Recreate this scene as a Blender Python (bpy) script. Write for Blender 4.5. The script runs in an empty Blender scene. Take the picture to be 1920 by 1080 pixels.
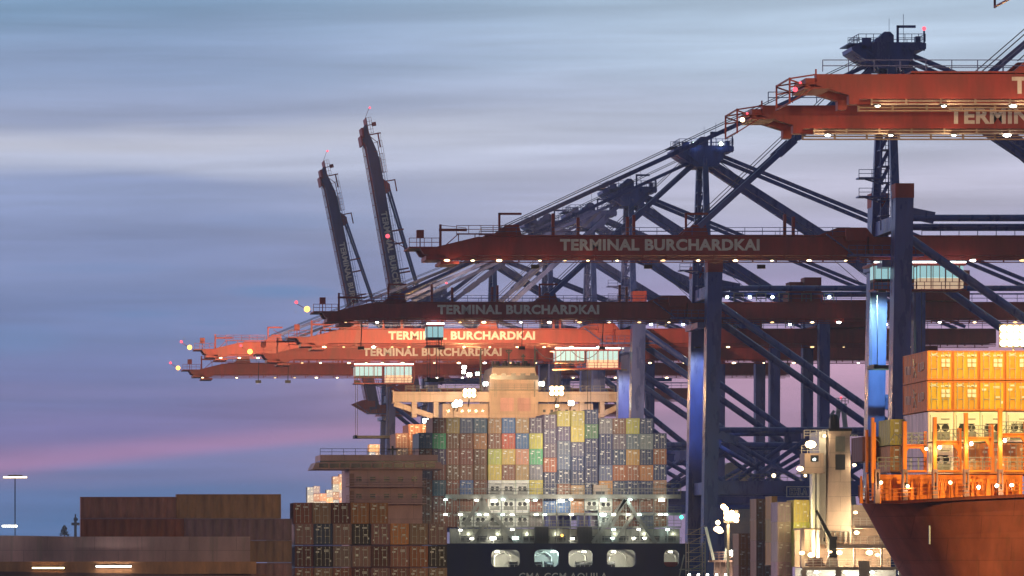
import bpy, math, random
from mathutils import Vector, Matrix
random.seed(7)
R = math.radians
sc = bpy.context.scene
col = sc.collection

# ------------------------------------------------------------------ camera
F = 9700.0          # focal length in photo pixels (1920 wide)
CZ = 8.0            # eye height above the river
cam = bpy.data.cameras.new('camera'); co = bpy.data.objects.new('camera', cam); col.objects.link(co)
cam.sensor_width = 36.0; cam.lens = F/1920*36.0
cam.shift_x = (960+163)/1920; cam.shift_y = (1100-540)/1920
cam.clip_start = 1.0; cam.clip_end = 60000
co.location = (0, 0, CZ); co.rotation_euler = (R(90), 0, 0)
sc.camera = co

# ------------------------------------------------------------------ exposure
sc.view_settings.view_transform = 'Standard'; sc.view_settings.look = 'None'
sc.view_settings.exposure = 0; sc.view_settings.gamma = 1
sc.cycles.max_bounces = 5; sc.cycles.diffuse_bounces = 2; sc.cycles.glossy_bounces = 2
sc.cycles.transparent_max_bounces = 6
sc.cycles.use_denoising = True

# ------------------------------------------------------------------ sky (dusk, streaked cloud)
def lin(c):
    return tuple((v/255/12.92) if v/255 <= .04045 else ((v/255+.055)/1.055)**2.4 for v in c)
def build_world():
    w = bpy.data.worlds.new('World'); sc.world = w; w.use_nodes = True
    nt = w.node_tree; N = nt.nodes; L = nt.links; N.clear()
    def math_(op, a, b=None, c=None, clamp=False):
        n = N.new('ShaderNodeMath'); n.operation = op; n.use_clamp = clamp
        for i, v in enumerate((a, b, c)):
            if v is None: continue
            if isinstance(v, (int, float)): n.inputs[i].default_value = v
            else: L.new(v, n.inputs[i])
        return n.outputs[0]
    def ramp(stops, fac):
        n = N.new('ShaderNodeValToRGB'); L.new(fac, n.inputs[0]); n.color_ramp.interpolation = 'EASE'
        e = n.color_ramp.elements
        while len(e) < len(stops): e.new(.5)
        for el, (p, c) in zip(e, sorted(stops)): el.position = p; el.color = (*lin(c), 1)
        return n.outputs[0]
    def mix(fac, a, b, mode='MIX'):
        n = N.new('ShaderNodeMix'); n.data_type = 'RGBA'; n.blend_type = mode
        for s, v in ((n.inputs[0], fac), (n.inputs[6], a), (n.inputs[7], b)):
            if isinstance(v, (int, float)): s.default_value = v
            elif isinstance(v, tuple): s.default_value = v
            else: L.new(v, s)
        return n.outputs[2]
    tc = N.new('ShaderNodeTexCoord'); sp = N.new('ShaderNodeSeparateXYZ'); L.new(tc.outputs['Generated'], sp.inputs[0])
    x, y, z = sp.outputs
    az = math_('ARCTAN2', x, y)                       # azimuth from the quay direction
    hl = math_('SQRT', math_('ADD', math_('MULTIPLY', x, x), math_('MULTIPLY', y, y)))
    el = math_('DIVIDE', z, math_('MAXIMUM', hl, .001))
    u = math_('MULTIPLY_ADD', az, 9750/1920, -163/1920)   # 0..1 over the western half of the scene's sky
    v = math_('MULTIPLY_ADD', el, -9700/1080, 1100/1080)  # 1 near the horizon, 0 six degrees up
    cmb = N.new('ShaderNodeCombineXYZ'); L.new(u, cmb.inputs[0]); L.new(v, cmb.inputs[1])
    def noise(sx, sy, scale, detail, rot=0, off=(0, 0, 0), dist=0.):
        mp = N.new('ShaderNodeMapping'); L.new(cmb.outputs[0], mp.inputs[0])
        mp.inputs['Scale'].default_value = (sx, sy, 1); mp.inputs['Rotation'].default_value = (0, 0, rot)
        mp.inputs['Location'].default_value = off
        n = N.new('ShaderNodeTexNoise'); L.new(mp.outputs[0], n.inputs[0])
        n.inputs['Scale'].default_value = scale; n.inputs['Detail'].default_value = detail
        n.inputs['Roughness'].default_value = .5; n.inputs['Distortion'].default_value = dist
        return n.outputs[0]
    wob = noise(1.0, 2.0, 1.6, 3, off=(3, 1, 0))
    wk = N.new('ShaderNodeMapRange'); L.new(v, wk.inputs[0]); wk.inputs[1].default_value = .3; wk.inputs[2].default_value = .75; wk.inputs[3].default_value = .18; wk.inputs[4].default_value = .05
    vw = math_('ADD', v, math_('MULTIPLY', math_('SUBTRACT', wob, .5), wk.outputs[0]))
    lowz = N.new('ShaderNodeMapRange'); L.new(v, lowz.inputs[0]); lowz.inputs[1].default_value = .45; lowz.inputs[2].default_value = .8; lowz.inputs[3].default_value = .02; lowz.inputs[4].default_value = .21
    uv = math_('MULTIPLY', u, lowz.outputs[0])
    vw = math_('ADD', vw, math_('MULTIPLY', uv, 1.0), clamp=True)
    left = ramp([(0, (104,144,184)), (.12, (120,146,188)), (.20, (136,152,190)), (.262, (178,184,206)), (.295, (166,176,204)), (.34, (126,146,192)),
                 (.45, (110,132,184)), (.56, (90,120,178)), (.68, (90,106,166)), (.77, (96,97,158)), (.812, (138,106,160)), (.842, (66,106,166)), (.93, (40,104,165)), (1, (60, 96, 150))], vw)
    right = ramp([(0, (170,196,222)), (.12, (176,198,224)), (.24, (178,190,216)), (.36, (186,186,212)), (.46, (156,154,194)),
                  (.6, (158,142,188)), (.72, (196,148,180)), (.86, (176,134,168)), (1, (150,120,160))], vw)
    uf = N.new('ShaderNodeMapRange'); L.new(u, uf.inputs[0]); uf.inputs[1].default_value = 0.12; uf.inputs[2].default_value = .85; uf.interpolation_type = 'SMOOTHSTEP'
    base = mix(uf.outputs[0], left, right)
    st = noise(.55, 7.0, 1.5, 5, rot=R(-3), dist=.3)
    sm = N.new('ShaderNodeMapRange'); L.new(st, sm.inputs[0]); sm.inputs[1].default_value = .35; sm.inputs[2].default_value = .7
    sm.inputs[3].default_value = .80; sm.inputs[4].default_value = 1.17
    base = mix(1.0, base, sm.outputs[0], 'MULTIPLY')
    st2 = noise(1.6, 16.0, 1.7, 8, rot=R(4), off=(5, 2, 0), dist=.6)
    s2 = N.new('ShaderNodeMapRange'); L.new(st2, s2.inputs[0]); s2.inputs[1].default_value = .35; s2.inputs[2].default_value = .68; s2.inputs[3].default_value = .90; s2.inputs[4].default_value = 1.09
    base = mix(1.0, base, s2.outputs[0], 'MULTIPLY')
    # pink afterglow bank low in the sky
    pk = noise(.7, 9.0, 1.1, 4, rot=R(7), off=(1.7, 3.3, 0), dist=.2)
    pm = N.new('ShaderNodeMapRange'); L.new(pk, pm.inputs[0]); pm.inputs[1].default_value = .48; pm.inputs[2].default_value = .68
    low = N.new('ShaderNodeMapRange'); L.new(v, low.inputs[0]); low.inputs[1].default_value = .5; low.inputs[2].default_value = .72; low.inputs[3].default_value = 0; low.inputs[4].default_value = .12
    base = mix(math_('MULTIPLY', pm.outputs[0], low.outputs[0]), base, (*lin((205, 140, 180)), 1))
    # a few small dark-blue openings left of the cranes
    for (cu, cv, ru, rv, k) in ((.275, .506, .062, .014, .8), (.015, .59, .07, .035, .5), (.14, .545, .05, .008, .45), (.21, .56, .035, .006, .4), (.10, .465, .10, .012, .25), (.30, .385, .12, .02, .2)):
        du = math_('DIVIDE', math_('SUBTRACT', u, cu), ru); dv = math_('DIVIDE', math_('SUBTRACT', math_('ADD', v, math_('MULTIPLY_ADD', wob, .02, -.01)), cv), rv)
        d = math_('SUBTRACT', 1, math_('ADD', math_('MULTIPLY', du, du), math_('MULTIPLY', dv, dv)), clamp=True)
        base = mix(math_('MULTIPLY', d, k), base, (*lin((70, 120, 178)), 1))
    sky = N.new('ShaderNodeTexSky'); sky.sky_type = 'NISHITA'; sky.sun_disc = False
    sky.sun_elevation = R(1.0); sky.sun_rotation = R(-38)
    add = N.new('ShaderNodeMix'); add.data_type = 'RGBA'; add.blend_type = 'ADD'; add.inputs[0].default_value = 1
    skn = mix(1.0, sky.outputs[0], (.008, .008, .008, 1), 'MULTIPLY')
    hs = N.new('ShaderNodeHueSaturation'); hs.inputs['Saturation'].default_value = .87; L.new(base, hs.inputs['Color']); base = hs.outputs[0]
    L.new(base, add.inputs[6]); L.new(skn, add.inputs[7])
    bg = N.new('ShaderNodeBackground'); bg.inputs[1].default_value = 1.0
    L.new(add.outputs[2], bg.inputs[0])
    # overhead and behind the viewer the dusk is darker than along the western horizon
    dk = N.new('ShaderNodeMapRange'); L.new(el, dk.inputs[0]); dk.inputs[1].default_value = .13; dk.inputs[2].default_value = .9
    dk.inputs[3].default_value = 1.0; dk.inputs[4].default_value = .42
    bk = N.new('ShaderNodeMapRange'); L.new(y, bk.inputs[0]); bk.inputs[1].default_value = -.6; bk.inputs[2].default_value = .75
    bk.inputs[3].default_value = .34; bk.inputs[4].default_value = 1.0
    L.new(math_('MULTIPLY', math_('MULTIPLY', dk.outputs[0], bk.outputs[0]), 1.2), bg.inputs[1])
    out = N.new('ShaderNodeOutputWorld'); L.new(bg.outputs[0], out.inputs[0])
build_world()

# last glow of the set sun, low at the far left
sl = bpy.data.lights.new('sun', 'SUN'); sl.energy = .9; sl.angle = R(12); sl.color = (1, .72, .72)
so = bpy.data.objects.new('sun', sl); col.objects.link(so)
sd = Vector((math.sin(R(-60)), math.cos(R(-60)), math.tan(R(5))))
so.rotation_euler = sd.to_track_quat('Z', 'Y').to_euler(); so.location = (-200, 300, 100)

# ------------------------------------------------------------------ materials
MATS = {}
def paint(name, rgb, rough=.5, metal=0., dirt=.35, scale=.6, spec=.4, obcol=False, plates=False):
    m = bpy.data.materials.new(name); m.use_nodes = True
    nt = m.node_tree; N = nt.nodes; L = nt.links; b = N['Principled BSDF']
    b.inputs['Roughness'].default_value = rough; b.inputs['Metallic'].default_value = metal
    b.inputs['Specular IOR Level'].default_value = spec
    tc = N.new('ShaderNodeTexCoord'); n = N.new('ShaderNodeTexNoise')
    mp = N.new('ShaderNodeMapping'); mp.inputs['Scale'].default_value = (1, 1, .25)
    L.new(tc.outputs['Object'], mp.inputs[0]); L.new(mp.outputs[0], n.inputs[0])
    n.inputs['Scale'].default_value = scale; n.inputs['Detail'].default_value = 6; n.inputs['Roughness'].default_value = .65
    r = N.new('ShaderNodeMapRange'); L.new(n.outputs[0], r.inputs[0]); r.inputs[1].default_value = .35; r.inputs[2].default_value = .68
    r.inputs[3].default_value = 1.0-dirt; r.inputs[4].default_value = 1.0+dirt*.4
    mx = N.new('ShaderNodeMix'); mx.data_type = 'RGBA'; mx.blend_type = 'MULTIPLY'; mx.inputs[0].default_value = 1
    if obcol:
        oi = N.new('ShaderNodeObjectInfo'); L.new(oi.outputs['Color'], mx.inputs[6])
    else: mx.inputs[6].default_value = (*rgb, 1)
    L.new(r.outputs[0], mx.inputs[7]); cout = mx.outputs[2]
    if plates:   # welded plates, vertical rust runs
        sp = N.new('ShaderNodeSeparateXYZ'); L.new(tc.outputs['Object'], sp.inputs[0]); cb = N.new('ShaderNodeCombineXYZ'); L.new(sp.outputs[0], cb.inputs[0]); L.new(sp.outputs[2], cb.inputs[1])
        bt = N.new('ShaderNodeTexBrick'); L.new(cb.outputs[0], bt.inputs[0]); bt.inputs['Scale'].default_value = 1.; bt.inputs['Brick Width'].default_value = 6.; bt.inputs['Row Height'].default_value = 2.1; bt.inputs['Mortar Size'].default_value = .045; bt.inputs['Mortar Smooth'].default_value = .6
        bt.inputs['Color1'].default_value = (1, 1, 1, 1); bt.inputs['Color2'].default_value = (.88, .88, .88, 1); bt.inputs['Mortar'].default_value = (.62, .62, .62, 1)
        m2 = N.new('ShaderNodeMix'); m2.data_type = 'RGBA'; m2.blend_type = 'MULTIPLY'; m2.inputs[0].default_value = 1; L.new(cout, m2.inputs[6]); L.new(bt.outputs[0], m2.inputs[7])
        mp2 = N.new('ShaderNodeMapping'); mp2.inputs['Scale'].default_value = (1.6, 1.6, .06); L.new(tc.outputs['Object'], mp2.inputs[0]); n2 = N.new('ShaderNodeTexNoise'); n2.inputs['Scale'].default_value = 1.; n2.inputs['Detail'].default_value = 5; L.new(mp2.outputs[0], n2.inputs[0])
        r3 = N.new('ShaderNodeMapRange'); L.new(n2.outputs[0], r3.inputs[0]); r3.inputs[1].default_value = .55; r3.inputs[2].default_value = .72; r3.inputs[3].default_value = 0; r3.inputs[4].default_value = .5
        m3 = N.new('ShaderNodeMix'); m3.data_type = 'RGBA'; L.new(r3.outputs[0], m3.inputs[0]); L.new(m2.outputs[2], m3.inputs[6]); m3.inputs[7].default_value = (rgb[0]*.45+.02, rgb[1]*.6+.015, rgb[2]*.5+.01, 1); cout = m3.outputs[2]
    L.new(cout, b.inputs['Base Color'])
    r2 = N.new('ShaderNodeMapRange'); L.new(n.outputs[0], r2.inputs[0]); r2.inputs[3].default_value = max(.05, rough-.15); r2.inputs[4].default_value = min(1, rough+.2)
    L.new(r2.outputs[0], b.inputs['Roughness'])
    MATS[name] = m; return m
def emit(name, rgb, s):
    m = bpy.data.materials.new(name); m.use_nodes = True; nt = m.node_tree; N = nt.nodes
    b = N['Principled BSDF']; b.inputs['Base Color'].default_value = (*[.5*c for c in rgb], 1)
    b.inputs['Emission Color'].default_value = (*rgb, 1); b.inputs['Emission Strength'].default_value = s
    MATS[name] = m; return m
paint('crane_blue', (.034, .060, .29), .27, spec=.6)
paint('boom_red_in_shade', (.07, .05, .19), .45)  # red raised booms, their shade put into the colour as dark violet
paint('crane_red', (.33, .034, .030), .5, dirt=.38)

paint('crane_letter', (.80, .70, .64), .6, dirt=.3)
paint('cable', (.08, .08, .11), .5)
paint('galv', (.24, .24, .22), .5, metal=.2)
paint('cream', (.55, .41, .34), .55, dirt=.3, scale=.25, plates=True)
paint('white_paint', (.75, .73, .68), .5, dirt=.15)
paint('dark_steel', (.03, .03, .035), .5)
paint('black', (.012, .012, .014), .5)
paint('hull_navy', (.005, .007, .055), .4, dirt=.3, scale=.2, spec=.2)
paint('hull_maroon', (.38, .095, .060), .33, dirt=.4, scale=.35, plates=True)
paint('hull_brown', (.26, .14, .12), .5, dirt=.3, scale=.2)
paint('band_orange', (.60, .27, .13), .5)
paint('deck_orange', (.85, .21, .015), .5, dirt=.35, scale=1.1)
paint('deck_grey', (.20, .19, .17), .7)
paint('deck_house', (.62, .38, .38), .6, dirt=.3, scale=.3, plates=True)
paint('glass_dark', (.03, .03, .04), .12, dirt=.1, spec=.8)
paint('stone', (.22, .21, .20), .85, dirt=.4, scale=.08)
paint('leaf', (.03, .05, .03), .8)
paint('container', (1, 1, 1), .5, dirt=.38, scale=.9, obcol=True)
paint('lock_rod', (.45, .43, .40), .4, metal=.3)
paint('decal', (.82, .80, .74), .5, dirt=.15)
emit('lamp_warm', (1, .74, .38), 8)
emit('lamp_white', (1, .96, .80), 22)
emit('lamp_cool', (.75, 1, .93), 18)
emit('flood_warm', (1, .66, .30), 14)
emit('lamp_yellow', (1, .46, .08), 4.5)
emit('lamp_dim', (1, .62, .28), 2.2)
emit('lamp_red', (1, .08, .12), 2.5)
emit('lamp_green', (.05, 1, .6), 5)
emit('strip_cool', (.85, 1, .96), 8)
emit('cab_glass', (.42, .74, .78), .72)
emit('lit_cream', (1, .72, .48), .55)
emit('lit_room', (.95, .98, .75), 1.0)
emit('lit_warm_room', (1, .82, .5), 1.4)
# river
def water_mat():
    m = bpy.data.materials.new('river_water'); m.use_nodes = True; nt = m.node_tree; N = nt.nodes; b = N['Principled BSDF']
    b.inputs['Base Color'].default_value = (.02, .03, .04, 1); b.inputs['Roughness'].default_value = .12
    n = N.new('ShaderNodeTexNoise'); n.inputs['Scale'].default_value = .35; n.inputs['Detail'].default_value = 5
    tc = N.new('ShaderNodeTexCoord'); nt.links.new(tc.outputs['Object'], n.inputs[0])
    bp = N.new('ShaderNodeBump'); bp.inputs['Strength'].default_value = .5; nt.links.new(n.outputs[0], bp.inputs['Height'])
    nt.links.new(bp.outputs[0], b.inputs['Normal']); MATS['river_water'] = m
water_mat()

# ------------------------------------------------------------------ helpers
def P(px, py, Y):   # a point that appears at photo pixel px, py when it stands Y metres away
    return Vector(((px+163)*Y/F, Y, CZ+(1100-py)*Y/F))
def PX(px, Y): return (px+163)*Y/F
def PZ(py, Y): return CZ+(1100-py)*Y/F

def wloc(o):
    v = Vector((0, 0, 0))
    while o is not None: v += o.location; o = o.parent
    return v
class MB:
    def __init__(s, T=None): s.v = []; s.f = []; s.m = []; s.T = T; s.cur = 0
    def add(s, vs, fs):
        n = len(s.v)
        s.v += [tuple(s.T(*p)) if s.T else tuple(p) for p in vs]
        s.f += [tuple(i+n for i in f) for f in fs]; s.m += [s.cur]*len(fs)
    def box(s, x0, x1, y0, y1, z0, z1):
        s.add([(x0,y0,z0),(x1,y0,z0),(x1,y1,z0),(x0,y1,z0),(x0,y0,z1),(x1,y0,z1),(x1,y1,z1),(x0,y1,z1)],
              [(0,3,2,1),(4,5,6,7),(0,1,5,4),(1,2,6,5),(2,3,7,6),(3,0,4,7)])
    def beam(s, p, q, w, h=None, w2=None):
        h = h or w; p = Vector(p); q = Vector(q); d = (q-p).normalized()
        up = Vector((0,0,1)) if abs(d.z) < .98 else Vector((1,0,0))
        a = d.cross(up).normalized(); b = a.cross(d).normalized()
        k = (w2/w) if w2 else 1
        vs = [p+a*i*w/2+b*j*h/2 for i, j in ((-1,-1),(1,-1),(1,1),(-1,1))] + [q+a*i*w/2*k+b*j*h/2*k for i, j in ((-1,-1),(1,-1),(1,1),(-1,1))]
        s.add(vs, [(0,1,2,3),(7,6,5,4),(0,4,5,1),(1,5,6,2),(2,6,7,3),(3,7,4,0)])
    def tube(s, p, q, r, n=10, r2=None):
        p = Vector(p); q = Vector(q); d = (q-p).normalized(); r2 = r if r2 is None else r2
        up = Vector((0,0,1)) if abs(d.z) < .98 else Vector((1,0,0))
        a = d.cross(up).normalized(); b = a.cross(d).normalized(); vs = []
        for c, rr in ((p, r), (q, r2)):
            for i in range(n):
                t = 2*math.pi*i/n; vs.append(c+a*math.cos(t)*rr+b*math.sin(t)*rr)
        s.add(vs, [tuple(range(n-1, -1, -1)), tuple(range(n, 2*n))] + [(i, (i+1) % n, n+(i+1) % n, n+i) for i in range(n)])
    def path(s, pts, r, n=5):
        for a, b in zip(pts, pts[1:]): s.tube(a, b, r, n)
    def prism(s, poly, y0, y1):      # poly = [(x,z)] extruded along y
        n = len(poly)
        ar = sum(poly[i][0]*poly[(i+1) % n][1]-poly[(i+1) % n][0]*poly[i][1] for i in range(n))
        if ar < 0: poly = poly[::-1]
        s.add([(x, y0, z) for x, z in poly]+[(x, y1, z) for x, z in poly],
              [tuple(range(n)), tuple(range(2*n-1, n-1, -1))] + [(i, n+i, n+(i+1) % n, (i+1) % n) for i in range(n)])
    def loft(s, a, b):               # two rings of 3d points
        n = len(a); s.add(list(a)+list(b), [tuple(range(n)), tuple(range(2*n-1, n-1, -1))] + [(i, n+i, n+(i+1) % n, (i+1) % n) for i in range(n)])
    def ball(s, c, r, n=8, sz=1.):
        vs = [(c[0], c[1], c[2]-r*sz)]; fs = []; k = n//2
        for j in range(1, k):
            t = math.pi*j/k
            for i in range(n): p = 2*math.pi*i/n; vs.append((c[0]+r*math.sin(t)*math.cos(p), c[1]+r*math.sin(t)*math.sin(p), c[2]-r*sz*math.cos(t)))
        vs.append((c[0], c[1], c[2]+r*sz)); l = len(vs)-1
        for i in range(n):
            fs.append((0, 1+(i+1) % n, 1+i)); fs.append((l, l-n+i, l-n+(i+1) % n))
            for j in range(k-2): a = 1+j*n; fs.append((a+i, a+(i+1) % n, a+n+(i+1) % n, a+n+i))
        s.add(vs, fs)
    def rail(s, pts, h=1.1, post=2.5, r=.05, rows=2):
        for a, b in zip(pts, pts[1:]):
            a = Vector(a); b = Vector(b); L_ = (b-a).length; n = max(1, round(L_/post))
            for k in range(rows): z = Vector((0, 0, h*(k+1)/rows)); s.beam(a+z, b+z, r*2)
            for i in range(n+1): c = a.lerp(b, i/n); s.beam(c, c+Vector((0, 0, h)), r*2)
    def build(s, name, mats, parent=None):
        me = bpy.data.meshes.new(name); off = wloc(parent) if parent else Vector((0, 0, 0))
        me.from_pydata([Vector(p)-off for p in s.v], [], s.f)
        if isinstance(mats, str): mats = [mats]
        for m in mats: me.materials.append(MATS[m])
        if len(mats) > 1: me.polygons.foreach_set('material_index', s.m)
        me.update(); o = bpy.data.objects.new(name, me); col.objects.link(o)
        if parent: o.parent = parent
        return o
def tag(o, label=None, cat=None, group=None, kind=None):
    if label: o['label'] = label
    if cat: o['category'] = cat
    if group: o['group'] = group
    if kind: o['kind'] = kind
    return o
def thing(name, loc, label, cat, group=None):
    o = bpy.data.objects.new(name, None); col.objects.link(o); o.location = loc; o.empty_display_size = 1
    return tag(o, label, cat, group)
def light(kind, loc, energy, rgb, parent, target=None, size=.5, angle=70, blend=.6, name='lamp_light'):
    l = bpy.data.lights.new(name, kind); l.energy = energy; l.color = rgb; l.shadow_soft_size = size
    o = bpy.data.objects.new(name, l); col.objects.link(o)
    if parent: o.parent = parent; o.location = Vector(loc)-wloc(parent)
    else: o.location = loc
    if kind == 'SPOT': l.spot_size = R(angle); l.spot_blend = blend
    if target is not None: o.rotation_euler = (Vector(loc)-Vector(target)).to_track_quat('Z', 'Y').to_euler()
    return o
_txt = {}
def text_geo(s, offset=.042):
    if (s, offset) in _txt: return _txt[(s, offset)]
    c = bpy.data.curves.new('t', 'FONT'); c.body = s; c.size = 1; c.offset = offset; c.resolution_u = 3; c.extrude = 0; c.space_character = 1.06
    o = bpy.data.objects.new('t', c); col.objects.link(o)
    dg = bpy.context.evaluated_depsgraph_get(); dg.update()
    me = bpy.data.meshes.new_from_object(o.evaluated_get(dg))
    vs = [tuple(v.co) for v in me.vertices]; fs = [tuple(p.vertices) for p in me.polygons]
    bpy.data.objects.remove(o); bpy.data.curves.remove(c); bpy.data.meshes.remove(me)
    x0 = min(v[0] for v in vs); x1 = max(v[0] for v in vs); y0 = min(v[1] for v in vs); y1 = max(v[1] for v in vs)
    g = ([((v[0]-x0)/(x1-x0), (v[1]-y0)/(y1-y0)) for v in vs], fs); _txt[(s, offset)] = g; return g
def add_text(mb, s, x0, x1, z0, z1, y, offset=.042):
    vs, fs = text_geo(s, offset)
    mb.add([(x0+a*(x1-x0), y, z0+b*(z1-z0)) for a, b in vs], fs)

# ------------------------------------------------------------------ setting
mb = MB(); mb.add([(-1500,-500,0),(2500,-500,0),(2500,3300,0),(-1500,3300,0)], [(0,1,2,3)])
tag(mb.build('river_water', 'river_water'), kind='structure')
mb = MB(); mb.box(143.5, 2400, -400, 3250, -2, 5)
tag(mb.build('quay', 'stone'), kind='structure')

# ------------------------------------------------------------------ cranes
K = 1.068
TXT = 'TERMINAL BURCHARDKAI'
def make_crane(label, Y, tip, nose='taper', up=0., raised=0, text=90.4, lamps=(), trolley=None, nose_lamp=None,
               apex_lamps=(), house=False, red_apex=False, pegs=True, lampmat='lamp_warm', festoon=None, boxes=False, extra=True):
    base = Vector((137*K, Y*K, 5))
    root = thing('gantry_crane', base, label, 'crane', 'container cranes along the quay')
    def T(x, y, z): return Vector((x*K, (Y+y)*K, 8+(z-8)*K))
    HX, HZ = 133., 55.6+up
    th = -R(90-raised) if raised else 0.
    def TB(x, y, z):     # boom frame: folds up about the hinge
        dx, dz = x-HX, z-HZ
        if raised: dx, dz = dx*math.cos(th)-dz*math.sin(th), dx*math.sin(th)+dz*math.cos(th)
        return T(HX+dx, y, HZ+dz)
    u = up; rl = .22 if nose == 'frame' else 0.
    # legs
    for (lx, ly) in ((137, -6), (137, 12), (172, -6), (172, 12)):
        m = MB(T); top = 61.8+u if lx == 137 else 60+u
        w, d = (2.5, 3.0) if lx == 137 else (2.0, 2.6)
        x1 = lx+.15; x0 = lx-.95 if lx == 137 else lx
        def ring(z, k=1.):
            t = (z-4)/(top-4); cx = x0+(x1-x0)*t; ww = w*k*(.92+.08*t)
            return [(cx-ww/2, ly-d/2, z), (cx+ww/2, ly-d/2, z), (cx+ww/2, ly+d/2, z), (cx-ww/2, ly+d/2, z)]
        m.loft(ring(4.2)[::-1], ring(top)[::-1])
        m.box(x0-w*.8, x0+w*.8, ly-2.2, ly+2.2, 4.0, 5.6)
        leg = m.build('leg', 'crane_blue', root)
        if lx == 137:
            m = MB(T); m.box(x1-1.3, x1+1.3, ly-1.56, ly+1.56, top, top+2); m.build('leg_cap', 'crane_red', leg)
    # horizontal members in both frames
    for ly in (-6, 12):
        m = MB(T); m.box(137.5, 171.2, ly-1.0, ly+1.0, 23.8, 26.1); m.build('portal_beam', 'crane_blue', root)
        m = MB(T); m.tube((138, ly, 34.8), (171.5, ly, 34.8), .52, 12)
        m.beam((138, ly, 34), (141, ly, 33), 1.2, 1.4); m.box(152.2, 157, ly-.5, ly+.5, 33.3, 35.1)
        m.build('tie_tube', 'crane_blue', root)
        m = MB(T); m.tube((138, ly, 59.1+u), (200 if ly < 0 else 172, ly, 59.1+u), .48, 12)
        m.beam((138, ly, 59.8+u), (141.5, ly, 59.1+u), .6, 1.6, ); m.build('top_tube', 'crane_blue', root)
        m = MB(T)
        m.tube((138.2, ly, 56.2+u), (171.5, ly, 33), .62, 12)
        m.build('diagonal_brace', 'crane_blue', root)
        m = MB(T)
        for a, b in (((139, 33.6), (152.5, 25.8)), ((153.5, 33.6), (143, 26.0)), ((156, 33.6), (166, 26.)), ((171, 33.6), (157.5, 25.8))):
            m.tube((a[0], ly, a[1]), (b[0], ly, b[1]), .42, 10)
        m.build('lower_bracing', 'crane_blue', root)
    for lx in (137, 172):
        for (hw, za, zb) in ((.8, 23.9, 26.), (.7, 57.6+u, 59.6+u), (1., 6, 8)):
            m = MB(T); m.box(lx-hw, lx+hw, -4.4, 10.4, za, zb); m.build('cross_beam', 'crane_blue', root)
    # boom and girder
    if nose == 'taper':
        pol = [(tip+8, 56.9), (tip+2.2, 55.5), (tip, 55.3), (tip+.5, 54.5), (tip+4.4, 53.7), (tip+6, 54.3), (HX, 54.3), (HX, 56.9)]
    else:
        pol = [(tip, 56.85), (tip, 55.8), (tip+3.1, 54.85), (tip+3.1, 54.0), (tip+3.9, 54.0), (tip+4.1, 54.5), (HX, 54.5), (HX, 56.85)]
    pol = [(x, z+u) for x, z in pol]
    m = MB(TB)
    for y0, y1 in ((0, 1.3), (6, 7.3)): m.prism(pol, y0, y1)
    m.box(tip+9, HX, -.12, 7.42, 56.95+u, 57.12+u)
    for i in range(int((HX-tip-10)/7)):
        x = tip+10+i*7; m.box(x, x+.6, 1.3, 6, 55+u, 56+u)
    boom = m.build('boom', 'boom_red_in_shade' if raised else 'crane_red', root)
    m = MB(TB); s = tip+(4.6 if nose == 'taper' else 5.2)
    for y0 in (.1, 6.9):
        m.box(s, HX, y0, y0+.35, 54.02+u+rl, 54.16+u+rl); m.box(s, HX, y0, y0+.35, 53.72+u+rl, 53.86+u+rl)
        for i in range(int((HX-s)/3.3)+1): m.box(s+i*3.3, s+i*3.3+.18, y0+.06, y0+.3, 53.8+u+rl, 54.6+u)
    m.build('runway_rail', 'crane_red' if nose == 'taper' else 'cream', boom)  # near booms: lamplight on the rails put into the colour as cream
    m = MB(TB); m.rail([(tip+(8.5 if nose == 'taper' else .6), .1, 57.1+u), (HX-2, .1, 57.1+u)], 1.1, 2.4, .04)
    m.rail([(tip+9, 7.2, 57.1+u), (HX-2, 7.2, 57.1+u)], 1.1, 4.8, .035)
    m.build('boom_railing', 'crane_blue', boom)
    if text:
        m = MB(TB); add_text(m, TXT, text, text+27.9, 54.95+u, 56.6+u, -.05); m.build('lettering', 'crane_letter', boom)
    m = MB(TB)
    if nose == 'taper':
        m.box(tip-1.6, tip+3, -.4, 7.7, 55.3+u, 55.5+u); m.rail([(tip-1.6, -.4, 55.5+u), (tip+2.6, -.4, 55.5+u)], 1.2, 1., .04)
        m.box(tip-.3, tip+.7, 2, 3, 56.9+u, 58+u); m.beam((tip+.2, 2.5, 55.5+u), (tip+.2, 2.5, 57+u), .15)
        m.beam((tip+2.9, 1, 55.3+u), (tip+2.9, 1, 58.7+u), .32); m.box(tip+2.7, tip+6.6, .8, 1.2, 57.75+u, 58.1+u)
        m.beam((tip+2.9, 1, 58.6+u), (tip+6.5, 1, 58.2+u), .07)
        m.beam((tip+3.4, 0, 55.6+u), (tip+5.2, 0, 57.2+u), .5, .12); m.box(tip+5, tip+13.5, -.6, .1, 57.2+u, 57.35+u)
        m.rail([(tip+5, -.5, 57.35+u), (tip+13.5, -.5, 57.35+u)], 1.1, 1.7, .04)
        for x in (tip+5.3, tip+7.6): m.beam((x, -.3, 56+u), (x, -.3, 57.2+u), .12)
        m.box(tip+.8, tip+3.4, 0, 7, 53.7+u, 54.3+u); m.box(tip+2.8, tip+5.4, -.3, 7.6, 53.1+u, 53.5+u)
        m.beam((tip-1.6, 3, 55.4+u), (tip-4.3, 3, 57+u), .1)
    else:
        fx = tip-2.6
        for y in (-.2, 7.3):
            m.beam((fx, y, 54.0+u), (fx, y, 56.5+u), .16); m.beam((fx, y, 56.4+u), (tip, y, 56.8+u), .14); m.beam((fx, y, 55.6+u), (tip, y, 56.0+u), .14)
            m.beam((fx, y, 56.3+u), (tip-.6, y, 55.6+u), .14)
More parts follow.
